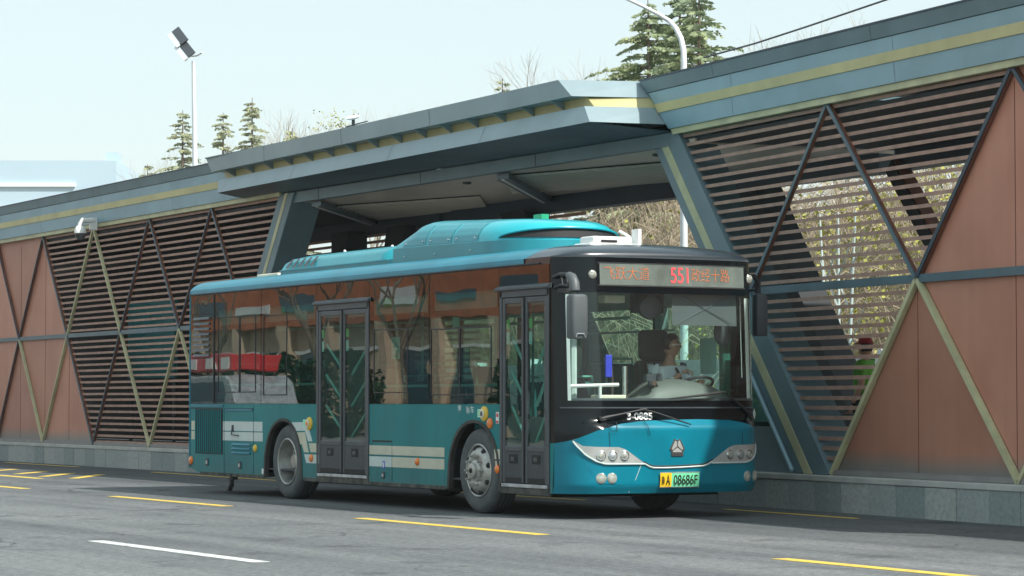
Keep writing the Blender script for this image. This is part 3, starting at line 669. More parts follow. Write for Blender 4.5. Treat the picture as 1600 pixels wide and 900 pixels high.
# right-hand cedars (tops run out of the picture)
for px, top, Y, h, sp, sd, lb in ((1018, -2, 23, 9.2, 3.7, 1, 'left one of the three tall dark cedars above the canopy end, widest low branches'),
                                  (1056, -34, 25, 10.6, 3.3, 2, 'middle and tallest of the three dark cedars, behind the street lamp arm'),
                                  (1096, -16, 24, 9.4, 3.5, 3, 'right one of the three tall cedars, sparse top above the sloping roof')):
    p = at(px, top, Y); conifer(p.x, Y, p.z-h, h, sp, lb, sd, dense=1.15)
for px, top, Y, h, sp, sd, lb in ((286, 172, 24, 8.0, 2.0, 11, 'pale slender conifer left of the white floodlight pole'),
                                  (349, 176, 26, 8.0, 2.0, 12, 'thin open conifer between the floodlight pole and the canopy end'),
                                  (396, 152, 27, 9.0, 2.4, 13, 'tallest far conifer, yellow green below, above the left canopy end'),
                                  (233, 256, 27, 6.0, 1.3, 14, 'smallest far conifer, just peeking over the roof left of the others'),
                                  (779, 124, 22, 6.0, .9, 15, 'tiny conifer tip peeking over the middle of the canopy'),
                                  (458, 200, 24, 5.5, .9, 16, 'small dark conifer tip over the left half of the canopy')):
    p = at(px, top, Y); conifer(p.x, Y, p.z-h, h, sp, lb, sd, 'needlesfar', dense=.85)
for px, top, Y, h, sd, leaf, lb in ((470, 178, 25, 8, 21, False, 'greyish leafless tree over the left part of the canopy'),
                                    (430, 200, 28, 8, 22, False, 'low leafless tree beside the tallest far conifer'),
                                    (553, 152, 24, 8, 23, True, 'round tree with fresh yellow green leaves over the canopy'),
                                    (655, 150, 26, 8, 24, False, 'leafless tree over the middle of the canopy'),
                                    (705, 152, 27, 8, 25, False, 'second leafless tree over the middle of the canopy, right of the first'),
                                    (255, 235, 28, 7, 26, False, 'leafless tree behind the smallest far conifer'),
                                    (868, 92, 24, 7, 27, False, 'thin bare branch tips rising above the canopy end'),
                                    (1318, 10, 26, 8.5, 28, False, 'leafless tree whose twig tips show above the right roof')):
    p = at(px, top, Y); bare_tree(p.x, Y, p.z-h-(.55 if leaf else .05), h, lb, sd, leaf=leaf, depth=4)
# pale trunks behind the louvers
for i, px in enumerate((1288, 1306, 1322)):
    p = at(px, 600, 12.2); mb = MB(); mb.tube([(p.x, 12.2, 0), (p.x+.1, 12.2, 2), (p.x-.25+.2*i, 12.3, 4.4)], [.035, .03, .015], 7)
    for q in (1.5, 2.1, 2.8, 3.3): mb.tube([(p.x+.08, 12.2, q), (p.x+.08+(.5 if (q*10) % 2 else -.5), 12.2, q+.8)], [.02, .006], 4)
    tag(mb.build('sapling', 'pale'), ['leftmost', 'middle', 'rightmost'][i]+' of the three pale whitewashed saplings behind the right louvers', 'sapling', 'whitewashed saplings')

# far building, distance haze put into its pale colour
bd = Vector((-sin(YAW), cos(YAW), 0)); br = Vector((cos(YAW), sin(YAW), 0)); bo = Vector((CX, CY, 0))+bd*330
def bmap(a, b, c): v = bo+br*a+bd*b; return (v.x, v.y, c)
kx = 330/FPX; x0_, x1_ = -1100*kx, (180-800)*kx; zt_ = 1.23+330*math.tan(PIT)+(450-250)*kx
fbt = thing('office_block', 'wide pale blue building far away at the left edge with white floor bands', 'building', bmap((x0_+x1_)/2, 0, 0))
mb = MB(); mb.box((x0_, 0, -.01), (x1_, 20, zt_), bmap); mb.build('wall', 'farb', fbt)
for k in range(5): zz = zt_-3.0-k*3.2; mb = MB(); mb.box((x0_-.3, -.3, zz-.25), (x1_-5, .2, zz+.2), bmap); mb.build('floor_band', 'farw', fbt)
mb = MB(); mb.box((x1_-1.6, 2, zt_), (x1_-.2, 6, zt_+1.2), bmap); mb.build('roof_plant', 'farb', fbt)

# air: one closed box of even haze round camera and scene
mb = MB(); mb.box((-420, -120, -1.5), (120, 460, 48)); hzo = mb.build('haze', 'white')
hm = bpy.data.materials.new('haze_air'); hm.use_nodes = True; ht = hm.node_tree; ht.nodes.clear()
ho = ht.nodes.new('ShaderNodeOutputMaterial'); hv_ = ht.nodes.new('ShaderNodeVolumePrincipled'); hv_.inputs['Color'].default_value = (.93, 1, 1, 1); hv_.inputs['Density'].default_value = .0002; hv_.inputs['Anisotropy'].default_value = 0
ht.links.new(hv_.outputs[0], ho.inputs['Volume']); hzo.data.materials.clear(); hzo.data.materials.append(hm); hzo['kind'] = 'stuff'; hzo['label'] = 'pale even haze in the air between the station and the far building'
# lamp posts
lp = at(1065, 380, 13.4)
L1 = thing('street_lamp', 'white street lamp with curved arm behind the canopy end, in front of the cedars', 'street lamp', (lp.x, 13.4, 0))
pts = [at(a, b, 13.4) for a, b in ((1068, 130), (1068.5, 100), (1068, 78), (1064, 60), (1056, 44), (1046, 33))]
dirn = Vector((-1.15, -.75, .32)); e = pts[-1]
mb = MB(); mb.tube([(pts[0].x, 13.4, -.05), pts[0]], [.085, .06], 12); mb.build('pole', 'steelw', L1, smooth=True)
pts2 = pts + [at(1028, 22, 13.2), at(1005, 10, 12.9), at(975, -4, 12.6), at(940, -16, 12.3)]
mb = MB(); mb.tube(pts2, [.06, .058, .055, .052, .05, .046, .04, .034, .03, .026], 10); mb.build('arm', 'steelw', L1, smooth=True)
e = pts2[-1]; mb = MB(); mb.ball((e.x-.3, e.y, e.z+.02), (.42, .16, .07)); mb.build('lamp_head', 'grey', L1, smooth=True)
fp = at(305, 275, 22); ft = at(302, 96, 22)
L2 = thing('floodlight_mast', 'tall thin white mast with two stacked tilted floodlights, far left', 'light mast', (fp.x, 22, 0))
mb = MB(); mb.tube([(fp.x, 22, -.02), (fp.x, 22, fp.z), (ft.x, 22, ft.z)], [.12, .10, .06], 12); mb.build('pole', 'steelw', L2, smooth=True)
for (ax, ay, bx_, by_) in ((274, 46, 289, 66), (284, 66, 300, 86)):
    a = at(ax, ay, 21.8); b = at(bx_, by_, 21.8); d = (b-a); nrm = Vector((cos(YAW), sin(YAW), 0)); up = d.cross(nrm).normalized()
    mb = MB(); side = d.normalized().cross(Vector((-sin(YAW), cos(YAW), 0))).normalized()*.16; dep = Vector((-sin(YAW), cos(YAW), 0))*.12
    q = [a-side-dep, b-side-dep, b+side-dep, a+side-dep]; mb.add(q+[v+dep*2 for v in q], [(0,1,2,3),(7,6,5,4),(0,4,5,1),(1,5,6,2),(2,6,7,3),(3,7,4,0)])
    o = mb.build('floodlight', 'dgrey', L2, bevel=.02)
    mb = MB(); q = [a-side*2.1-dep, b-side*2.1-dep, b-side*1.2-dep, a-side*1.2-dep]; mb.add(q+[v+dep*2 for v in q], [(0,1,2,3),(7,6,5,4),(0,4,5,1),(1,5,6,2),(2,6,7,3),(3,7,4,0)]); mb.build('reflector', 'steelw', o)
a = at(292, 84, 22); b = at(316, 82, 22); mb = MB(); mb.tube([a, at(300, 88, 22), at(308, 87, 22), b], .03, 6); mb.build('crossarm', 'steelw', L2)
# overhead cable
mb = MB(); mb.tube([at(1100, 90, 18), at(1180, 68, 18), at(1260, 42, 18), at(1390, -2, 18)], .022, 5)
tag(mb.build('overhead_cable', 'dgrey'), 'thin black cable crossing the sky above the right roof', 'cable')
# small weather mast on the canopy
p = at(552, 196, 5.5)
WM = thing('roof_antenna', 'small white dish antenna on a dark stub over the middle of the canopy roof', 'antenna', (p.x, 5.5, 5.36))
mb = MB(); mb.tube([(p.x, 5.5, 5.36), (p.x, 5.5, p.z+.1)], .03, 8); mb.build('mast', 'dgrey', WM)
mb = MB(); mb.lathe([(.02, 0), (.10, .02), (.12, .05)], (p.x, 5.5, p.z+.1), (.2, -.3, 1), 16); mb.build('dish', 'white', WM, smooth=True)
mb = MB(); mb.tube([(p.x-.3, 5.5, p.z), (p.x+.55, 5.5, p.z+.02)], .012, 5); mb.build('rod', 'dgrey', WM)

# CCTV camera at the left fascia
c = at(127, 362, 3.62); wl = at(149, 350, 3.92)
CT = thing('security_camera', 'white dome security camera on a short wall bracket under the left roof band', 'camera', (wl.x, 3.96, wl.z-.1))
mb = MB(); mb.box((wl.x-.03, 3.80, wl.z-.12), (wl.x+.03, 3.96, wl.z+.12)); mb.build('wall_plate', 'white', CT, bevel=.01)
mb = MB(); mb.tube([(wl.x, 3.9, wl.z+.06), (c.x+.02, 3.63, c.z+.22), (c.x, 3.6, c.z+.15), (c.x, 3.6, c.z+.06)], [.045, .05, .05, .06], 10); mb.build('bracket_arm', 'white', CT, smooth=True)
mb = MB(); mb.lathe([(.03, .13), (.08, .10), (.115, .02), (.118, -.03), (.11, -.035)], (c.x, 3.6, c.z), (0, 0, 1), 20); mb.build('housing', 'white', CT, smooth=True)
mb = MB(); mb.lathe([(.10, -.035), (.10, -.09), (.075, -.14), (.03, -.16)], (c.x, 3.6, c.z), (0, 0, 1), 20); mb.build('dome', 'grey', CT, smooth=True)
mb = MB(); mb.lathe([(.03, 0), (.03, .03)], (c.x+.07, 3.53, c.z-.08), (.8, -.6, -.1), 14); mb.build('lens', 'ink', CT)
# teal noticeboard behind the left louvers
a = at(203, 475, 5.4); b = at(275, 590, 5.4)
TB = thing('notice_board', 'wide teal board standing on the platform behind the left louvers', 'notice board', ((a.x+b.x)/2, 5.4, .405))
mb = MB(); mb.box((a.x, 5.36, b.z), (b.x, 5.44, a.z)); mb.build('board', pmat('teal_board', (.02, .22, .24), .5), TB)
for x in (a.x+.1, b.x-.1): mb = MB(); mb.tube([(x, 5.4, .405), (x, 5.4, b.z)], .035, 8); mb.build('leg', 'grey', TB)
# ------------------------------------------------------------------ the bus
BUS = thing('city_bus', 'teal city bus with cream stripes and black windscreen mask standing at the kerb', 'bus', (-5.2, 1.25, 0))
W = 2.5
def lerp_list(pts, y):
    if y <= pts[0][0]: return pts[0][1]
    for (a, za), (b, zb) in zip(pts[:-1], pts[1:]):
        if y <= b:
            t = (y-a)/(b-a); return za+(zb-za)*t
    return pts[-1][1]
def sm(t): t = max(0, min(1, t)); return t*t*(3-2*t)
def F(y, z):
    a = min(1, abs((y-1.25)/1.25)); x = -.05*a*a-.27*a**10
    if z > 1.15: x -= (z-1.15)*.045
    x += .085*sm((1.07-z)/.12)*(1-a**10)
    x -= .025*sm((.60-z)/.25)*(1-a**10)*0
    if z < .36: x -= (.36-z)*.5
    return x
def roofz(y):
    a = min(1, abs((y-1.25)/1.25)); return 2.945-.06*a*a-.11*a**12
def fstrip(name, mat, ya, yb, zb, zt, off=0, ny=50, nz=8, smooth='all', th=0, parent=BUS):
    zb_ = zb if callable(zb) else (lambda y: zb); zt_ = zt if callable(zt) else (lambda y: zt)
    def fn(u, v):
        y = ya+(yb-ya)*u; z = zb_(y)+(zt_(y)-zb_(y))*v; return (F(y, z)+off, y, z)
    m_ = MB(); m_.grid(fn, ny, nz)
    o = m_.build(name, mat, parent, smooth=smooth)
    if th: s = o.modifiers.new('t', 'SOLIDIFY'); s.thickness = th; s.offset = 0
    return o
TT = [(0, .80), (.1, .835), (.2, .885), (.33, .94), (.6, 1.005), (.9, 1.035), (1.25, 1.045), (1.6, 1.05), (2.0, 1.04), (2.19, 1.01), (2.38, .95), (2.5, .86)]
tt = lambda y: lerp_list(TT, y)
fstrip('front_bumper', 'teal', 0, W, .27, tt, ny=70, nz=26)
fstrip('front_mask', 'black', 0, W, lambda y: tt(y)+.001, 1.25, ny=70, nz=8)
fstrip('front_mask', 'black', 0, .085, 1.25, 2.39, ny=8, nz=10); fstrip('front_mask', 'black', 2.425, W, 1.25, 2.39, ny=8, nz=10)
fstrip('front_header', 'black', 0, W, 2.39, 2.775, ny=60, nz=6)
fstrip('windscreen', G_wind, .085, 2.425, 1.25, 2.39, ny=50, nz=12)
fstrip('mask_joint', 'frame', .03, 2.47, 1.168, 1.182, .004, nz=1)
sealz = [(.085, 1.25), (.1, 1.25)]
for ya, yb, z0, z1 in ((.085, .112, 1.25, 2.37), (2.385, 2.425, 1.25, 2.37)): fstrip('windscreen_seal', 'white', ya, yb, z0, z1, -.004, 2, 8)
fstrip('windscreen_seal', 'dgrey', .10, 2.41, 1.25, 1.275, -.006, 40, 1)
# rounded cap between header and roof
def cap(u, v):
    y = W*u; a = v*pi/2; x0 = F(y, 2.775); return (x0-(1-cos(a))*.55, y, 2.775+(roofz(y)-2.775)*sin(a)**.9)
m_ = MB(); m_.grid(cap, 60, 12); m_.build('front_cap', 'capg', BUS, smooth='all')
m_ = MB(); m_.grid(lambda u, v: (F(W*u, 2.775)+.008, W*u, 2.765+.018*v), 60, 1); m_.build('header_lip', 'frame', BUS)
# roof skin
def roof(u, v):
    y = W*v; xe = F(y, 2.775)-.55; return (-10.5+(xe+10.5)*u, y, roofz(y) if 0 < v < 1 else 2.70)
def roof2(u, v):
    if v < .02: y, z = 0, 2.70
    elif v > .98: y, z = W, 2.70
    else:
        t = (v-.02)/.96; y = W*(.5-.5*cos(pi*t)); z = roofz(y)
    return (-10.5+((F(y, 2.775)-.55)+10.5)*u - (.05*(1-u) if False else 0), y, z)
m_ = MB(); m_.grid(roof2, 24, 50); m_.build('roof', 'teal', BUS, smooth='all')
m_ = MB(); m_.box((-.98, 0, 2.699), (F(0, 2.7), .03, 2.776)); m_.build('header_side', 'capg', BUS)
m_ = MB(); m_.tube([(-10.5, -.008, 2.712), (-.62, -.008, 2.712)], .011, 8); m_.build('rain_gutter', 'blackm', BUS, smooth=True)
m_ = MB(); m_.prism([(0, .33), (W, .33), (W, 2.7)]+[(W*(1-i/20), roofz(W*(1-i/20))) for i in range(1, 20)]+[(0, 2.7)], lambda a, z, c: (c, a, z), -10.5, -10.46); m_.build('rear_panel', 'teal', BUS)

SIDE = lambda a, z, c: (a, c, z)
def arch(c, a, top, n=14, base=.26):
    return [(c-a*cos(pi*i/n)*(1 if True else 1), base+(top-base)*sin(pi*i/n)**.72) for i in range(n+1)]
AR = arch(-7.32, .61, 1.03); AF = arch(-2.125, .63, 1.04)
def side_panels(y0, y1, far=False):
    m_ = MB(); m_.prism([(-10.5, .34), (-10.15, .27)]+AR+[(-6.28, .26), (-6.28, 1.21), (-10.5, 1.21)], SIDE, y0, y1)
    m_.build('side_panel', 'tealside', BUS)
    if far:
        m_ = MB(); m_.prism([(-6.28, .26)]+AF+[(-.34, .26), (-.34, 1.21), (-6.28, 1.21)], SIDE, y0, y1); m_.build('side_panel', 'tealside', BUS)
    else:
        m_ = MB(); m_.prism([(-4.79, .26)]+AF+[(-1.505, .26), (-1.505, 1.21), (-4.79, 1.21)], SIDE, y0, y1); m_.build('side_panel', 'tealside', BUS)
side_panels(0, .03); side_panels(2.47, 2.5, True)
m_ = MB(); m_.prism([(-.41, .27), (F(0, .27), .27), (F(0, .8), .80), (-.41, .80)], SIDE, 0, .03); m_.build('corner_panel', 'tealside', BUS)
m_ = MB(); m_.prism([(-.41, .80), (F(0, .8), .80), (F(0, 1.2), 1.2), (F(0, 2.77), 2.77), (-.41, 2.72)], SIDE, 0, .03); m_.build('corner_pillar', 'black', BUS)
m_ = MB(); m_.box((-10.5, 0, 1.21), (-10.455, .03, 2.70)); m_.build('rear_corner', 'teal', BUS)
m_ = MB(); m_.tube([(-10.49, .012, .36), (-10.49, .012, 2.75)], .022, 10); m_.build('rear_corner', 'teal', BUS, smooth=True)
# wheel-arch trims, liners
for P in (AR, AF):
    m_ = MB()
    n = len(P); inner = [(sum(p[0] for p in P)/n+(x-sum(p[0] for p in P)/n)*.93, .26+(z-.26)*.955) for x, z in P]
    for i in range(n-1):
        q = [P[i], P[i+1], inner[i+1], inner[i]]; m_.prism(q, SIDE, -.008, .05)
    m_.build('arch_trim', pmat('arch_rubber', (.05, .05, .045), .8, var=.4, vscale=6), BUS)
    m_ = MB()
    for i in range(n-1): m_.add([(P[i][0], .03, P[i][1]), (P[i+1][0], .03, P[i+1][1]), (P[i+1][0], .75, P[i+1][1]), (P[i][0], .75, P[i][1])], [(0,1,2,3)])
    m_.prism(P, SIDE, .74, .76); m_.build('arch_liner', 'rubberd', BUS)
# skirt edge with dirt, underbody
for a, b in ((-10.1, -7.96), (-6.68, -6.3), (-4.79, -2.78)):
    m_ = MB(); m_.box((a, -.004, .243), (b, .035, .285)); m_.build('skirt_edge', pmat('skirt_dirt', (.03, .045, .045), .8, var=.5, vscale=7, col2=(.12, .12, .1)), BUS)
m_ = MB(); m_.box((-10.3, .2, .28), (-7.98, 2.3, .5)); m_.box((-6.66, .2, .22), (-2.8, 2.3, .36)); m_.box((-1.46, .2, .28), (-.6, 2.3, .36)); m_.box((-7.4, .9, .40), (-2, 1.6, .55))
m_.tube([(-2.1, .3, .47), (-2.1, 2.2, .47)], .07, 10); m_.tube([(-7.3, .3, .47), (-7.3, 2.2, .47)], .1, 10)
m_.box((-9.1, .05, .02+.18), (-8.96, .07, .27)); m_.build('underbody', 'rubberd', BUS)
m_ = MB(); m_.box((-.75, .2, .215), (-.70, 2.3, .30)); m_.build('nose_shade_board', 'rubberd', BUS)  # added dark board standing in for the black shade under the nose
m_ = MB(); m_.tube([(-9.02, .02, .27), (-9.0, .0, .20), (-9.0, -.0, .13), (-9.06, .0, .07), (-9.16, .01, .06)], [.035, .03, .035, .03, .015], 8); m_.box((-9.08, -.02, .20), (-8.93, .03, .225)); m_.build('tow_hook', 'rubberd', BUS, smooth=True)

# windows on the door side
def pane(x0, x1, z0=1.215, z1=2.698, y=-.004, mat=G_side, name='side_window'):
    m_ = MB(); m_.grid(lambda u, v: (x0+(x1-x0)*u, y, z0+(z1-z0)*v), 1, 1); return m_.build(name, mat, BUS)
def backing(x0, x1, z0, z1, mat='black', y0=.002, y1=.03, parent=BUS, name='window_surround'):
    m_ = MB(); m_.box((x0, y0, z0), (x1, y1, z1)); return m_.build(name, mat, parent)
G = .008
for x0, x1, kind in ((-10.452, -9.62, 'op'), (-9.605, -8.03, 'w'), (-8.015, -6.31, 'w'), (-4.78, -3.21, 'w'), (-3.195, -1.53, 'w')):
    p_ = pane(x0, x1, mat=G_side)
    if kind == 'op': backing(x0, x1, 1.215, 2.698)
    else:
        backing(x0, x1, 2.47, 2.698); backing(x0, x1, 1.215, 1.27); backing(x0, x0+.05, 1.27, 2.47); backing(x1-.05, x1, 1.27, 2.47)
for x0, x1 in ((-6.30, -4.79), (-1.52, -.42)):
    pane(x0, x1, 2.47, 2.698); backing(x0, x1, 2.44, 2.698, 'black', .002, .05)
def wframe(x0, x1, z0, z1, t=.014, y=-.010):
    m_ = MB(); m_.box((x0, y, z0), (x1, y+.005, z0+t)); m_.box((x0, y, z1-t), (x1, y+.005, z1)); m_.box((x0, y, z0+t), (x0+t, y+.005, z1-t)); m_.box((x1-t, y, z0+t), (x1, y+.005, z1-t)); m_.build('window_frame', 'blackm', BUS)
wframe(-9.47, -8.74, 1.36, 2.38); wframe(-8.74+.02, -8.2, 1.36, 2.38); wframe(-7.95, -7.2, 1.32, 2.36); wframe(-4.66, -3.75, 1.34, 2.10); wframe(-3.16, -2.45, 1.31, 2.07); wframe(-2.45, -1.70, 1.31, 2.07)
m_ = MB()
m_.box((-9.64, -.012, 1.22), (-9.60, .0, 2.69)); m_.build('window_joint', 'rubberd', BUS)
# small louvre in the rear blind window
m_ = MB()
for i in range(8): z = 1.86+i*.072; m_.prism([(-.026, z), (-.006, z+.035), (-.006, z)], lambda a, zz, c: (c, a, zz), -10.34, -9.78)
m_.build('vent_louver', 'frame', BUS)
m_ = MB(); m_.box((-10.43, -.009, 1.595), (-9.65, -.005, 1.605)); m_.box((-10.36, -.010, 1.83), (-9.76, -.0055, 1.845)); m_.box((-10.36, -.010, 2.43), (-9.76, -.0055, 2.445)); m_.build('panel_joint', 'rubberd', BUS)
# handbills / lights seen in the windows
for x0, z0, x1, z1, mt in ((-4.22, 1.74, -4.0, 2.0, 'stick'), (-2.66, 2.08, -2.5, 2.19, 'stick'), (-4.42, 2.36, -4.22, 2.47, 'green'), (-7.42, 2.36, -7.3, 2.45, 'green')):
    m_ = MB(); m_.box((x0, .012, z0), (x1, .016, z1)); m_.build('paper_notice', mt, BUS)

# panel lines, grilles, doors of the engine bay
def line(pts, mat='rubberd', wdt=.008, name='panel_joint', y=-.0025):
    for (a, za), (b, zb) in zip(pts[:-1], pts[1:]):
        m_ = MB()
        if a == b: m_.box((a-wdt/2, y, min(za, zb)), (a+wdt/2, .0, max(za, zb)))
        else: m_.box((min(a, b), y, za-wdt/2), (max(a, b), .0, za+wdt/2))
        m_.build(name, mat, BUS)
line([(-9.26, .27), (-9.26, 1.15)]); line([(-8.27, .26), (-8.27, 1.19)]); line([(-9.26, 1.15), (-8.27, 1.15)]); line([(-10.45, 1.15), (-9.3, 1.15)]); line([(-4.7, .77), (-4.17, .77)], 'rubberd', .02); line([(-4.17, .30), (-4.17, .74)]); line([(-4.7, .46), (-4.7, .74)])
m_ = MB(); m_.box((-9.22, -.012, 1.115), (-8.3, -.001, 1.145)); m_.build('panel_ridge', 'teal', BUS, bevel=.004)
m_ = MB(); m_.box((-10.45, -.014, 1.165), (-9.28, -.001, 1.2)); m_.build('panel_ridge', 'teal', BUS, bevel=.005)
m_ = MB()
for i in range(13):
    x = -10.27+i*.0735; m_.prism([(x, -.006), (x+.012, -.017), (x+.026, -.015), (x+.028, -.006)], lambda a, b, c: (a, b, c), .54, 1.13)
gr = m_.build('engine_grille', 'tealside', BUS)
m_ = MB(); m_.box((-10.29, -.0045, .53), (-9.31, -.001, 1.14)); m_.build('grille_backing', 'rubberd', gr)
m_ = MB()
for i in range(3): m_.prism([(-.022, .665-i*.055), (-.001, .69-i*.055), (-.001, .655-i*.055)], lambda a, zz, c: (c, a, zz), -8.98, -8.37)
m_.build('vent_slots', 'teal', BUS)
def latch(x, z, s=.05):
    m_ = MB(); m_.box((x-s, -.012, z-s), (x+s, -.001, z+s)); o = m_.build('latch', 'dgrey', BUS, bevel=.006)
    m_ = MB(); m_.box((x-s*.5, -.016, z-s*.5), (x+s*.5, -.0125, z+s*.4)); m_.build('latch_lever', 'sill', o)
latch(-9.85, .42); latch(-8.72, .40); latch(-4.4, .37, .04)
m_ = MB(); m_.box((-8.97, -.02, .84), (-8.93, -.003, .93)); m_.tube([(-8.95, -.02, .88), (-8.95, -.03, .80), (-8.75, -.012, .79)], .008, 6); m_.build('door_lock', 'frame', BUS)
# stripes
def stripe(pts, mat='cream'):
    m_ = MB(); m_.prism(pts, SIDE, -.0035, .0); m_.build('stripe', mat, BUS)
def px_poly(l): return [(at(290+a/4.286, 580+b/4.286, 0).x, at(290+a/4.286, 580+b/4.286, 0).z) for a, b in l]
for z0, z1, mt in ((.852, .978, 'pale'), (.722, .838, 'pale')):
    for xa, xb in ((-10.42, -10.30), (-9.30, -9.27), (-9.25, -8.28), (-8.26, -8.0+.02 if z0 > .8 else -7.97)): stripe([(xa, z0), (xb, z0), (xb, z1), (xa, z1)], 'cream' if xb < -10.2 else mt)
stripe(px_poly([(708, 342), (815, 340), (850, 470), (822, 470), (800, 398), (742, 400)]), 'pale')
stripe(px_poly([(826, 481), (890, 484), (890, 545), (838, 542)]), 'cream')
stripe(px_poly([(742, 410), (800, 408), (826, 545), (795, 543), (780, 490), (764, 490)]), 'cream')
stripe(px_poly([(795, 556), (893, 560), (893, 619), (810, 615)]), 'pale')
for a, b in ((-4.78, -4.175), (-4.165, -2.83)):
    stripe([(a, .61), (b, .61), (b, .718), (a, .718)]); stripe([(a, .468), (b, .468), (b, .588), (a, .588)], 'cream' if a > -4.5 else 'pale')
stripe([(-1.63, .61), (-1.51, .61), (-1.51, .718), (-1.645, .718)]); stripe([(-1.60, .468), (-1.51, .468), (-1.51, .588), (-1.62, .588)])
# round markers, buttons, stickers
def lampy(x, z, r, mat, name='side_marker', h=.03, y=-.001, sx=1.0):
    m_ = MB(); m_.lathe([(r, 0), (r*.95, h*.5), (r*.6, h*.9), (r*.15, h)], (x, y, z), (0, -1, 0), 18); o = m_.build(name, mat, BUS, smooth=True)
    return o
for x, z, r, mt in ((-10.42, .43, .06, 'orange'), (-8.2, .63, .05, 'yellowp'), (-6.44, .535, .05, 'orange'), (-3.5, .545, .045, 'orange'), (-1.56, .50, .05, 'orange'), (-1.735, 1.0, .06, 'orange')): lampy(x, z, r, mt)
for x, z in ((-1.865, 1.105), (-6.50, .965)):
    o = lampy(x, z, .085, 'yellowp', 'door_button', .035); m_ = MB(); m_.lathe([(.05, .036), (.045, .044)], (x, -.001, z), (0, -1, 0), 18); m_.build('button_ring', 'creamw', o)
    m_ = MB(); m_.lathe([(.03, .0445), (.02, .05)], (x, -.001, z), (0, -1, 0), 14); m_.build('button_centre', 'grey' if x > -3 else 'orange', o)
def sticker(x0, x1, z0, z1, mat, name='sticker'):
    m_ = MB(); m_.box((x0, -.0045, z0), (x1, -.001, z1)); return m_.build(name, mat, BUS)
for x0, z0 in ((-2.03, 1.065), (-6.70, .925)):
    o = sticker(x0, x0+.13, z0, z0+.09, 'stick')
    for i in range(3): m_ = MB(); m_.box((x0+.015, -.006, z0+.015+i*.024), (x0+.075, -.0048, z0+.026+i*.024)); m_.build('print_line', 'green', o)
o = sticker(-1.60, -1.535, 1.0, 1.125, 'white')
m_ = MB(); m_.lathe([(.024, .0), (.024, .0015)], (-1.567, -.0046, 1.09), (0, -1, 0), 16); m_.build('symbol', 'redink', o); m_ = MB(); m_.box((-1.595, -.006, 1.005), (-1.54, -.0048, 1.03)); m_.build('symbol', 'redink', o)
o = sticker(-4.42, -4.36, .445, .535, 'blue'); m_ = MB(); m_.box((-4.405, -.006, .46), (-4.38, -.0048, .52)); m_.build('symbol', 'white', o)
sticker(-7.99, -7.93, .30, .37, 'white')
sm_ = lambda x0, z0: (lambda u, v, w_: (x0+u, -.002-w_, z0+v))
write('lettering', '零', sm_(-2.46, 1.155), .085, .085, 'pale', BUS, .01)
write('lettering', '客车', sm_(-2.21, 1.15), .19, .085, 'pale', BUS, .01)

# ---- doors
def door(x0, x1, header):
    w_ = x1-x0; mid = (x0+x1)/2
    m_ = MB()
    for a, b in ((x0, x0+.045), (x1-.045, x1)): m_.box((a, -.012, .35), (b, .05, 2.44))
    m_.box((x0, -.012, 2.37), (x1, .05, 2.44)); m_.build('door_frame', 'frame', BUS, bevel=.006)
    m_ = MB(); m_.prism([(-.012, 2.44), (-.05, 2.445), (-.05, 2.47), (-.0, 2.50)], lambda a, z, c: (c, a, z), x0-.06, x1+.06); m_.build('door_canopy', 'frame', BUS, bevel=.005)
    for k in (0, 1):
        a = x0+.05 if k == 0 else mid+.01; b = mid-.01 if k == 0 else x1-.05
        d = MB(); t = .055
        d.box((a, -.006, .36), (a+t, .03, 2.36)); d.box((b-t, -.006, .36), (b, .03, 2.36)); d.box((a+t, -.006, 2.30), (b-t, .03, 2.36)); d.box((a+t, -.006, .70), (b-t, .03, .76))
        lf = d.build('door_leaf', 'frame', BUS, bevel=.008)
        m_ = MB(); m_.box((a+t, -.002, .42), (b-t, .025, .70)); m_.build('kick_panel', 'doorp', lf)
        m_ = MB(); m_.box((a+t, -.004, .36), (b-t, .025, .42)); m_.build('leaf_brush', 'rubberd', lf)
        m_ = MB(); m_.box(((a+b)/2-.09, -.008, .57), ((a+b)/2+.09, -.0025, .67)); m_.build('handle_recess', 'rubberd', lf, bevel=.003)
        m_ = MB(); m_.box(((a+b)/2-.04, -.014, .60), ((a+b)/2+.04, -.0085, .64)); m_.build('door_handle', 'frame', lf)
        m_ = MB(); m_.grid(lambda u, v: (a+t+(b-a-2*t)*u, .004, .76+1.54*v), 1, 1); m_.build('door_glass', G_door, lf)
        # mint handrails fixed inside the leaf
        m_ = MB()
        for q in range(3):
            z = 1.95-q*.38
            if k == 0: m_.tube([(a+.10, .06, z), (b-.08, .06, z-.33)], .017, 8)
            else: m_.tube([(b-.10, .06, z-.05), (a+.14, .06, z-.38)], .017, 8)
        m_.build('door_handrail', 'pole', lf, smooth=True)
        m_ = MB(); m_.box((a+t+.02, .006, 2.03), (a+t+.09, .009, 2.13)); m_.build('sticker', 'green', lf)
        m_ = MB(); m_.box((a+t+.02, .006, 1.86), (a+t+.085, .009, 1.99)); m_.build('sticker', 'stick', lf)
    m_ = MB(); m_.box((mid-.012, -.016, .36), (mid+.012, -.002, 2.36)); m_.build('door_rubber', 'rubberd', BUS)
    m_ = MB(); m_.box((x0+.04, -.018, .315), (x1-.04, .08, .352)); m_.build('door_step', 'sill', BUS, bevel=.005)
    m_ = MB(); m_.box((x0, -.004, .245), (x1, .03, .314)); m_.build('sill_panel', MATS['skirt_dirt'], BUS)
door(-6.285, -4.795, 2.47); door(-1.50, -.415, 2.42)
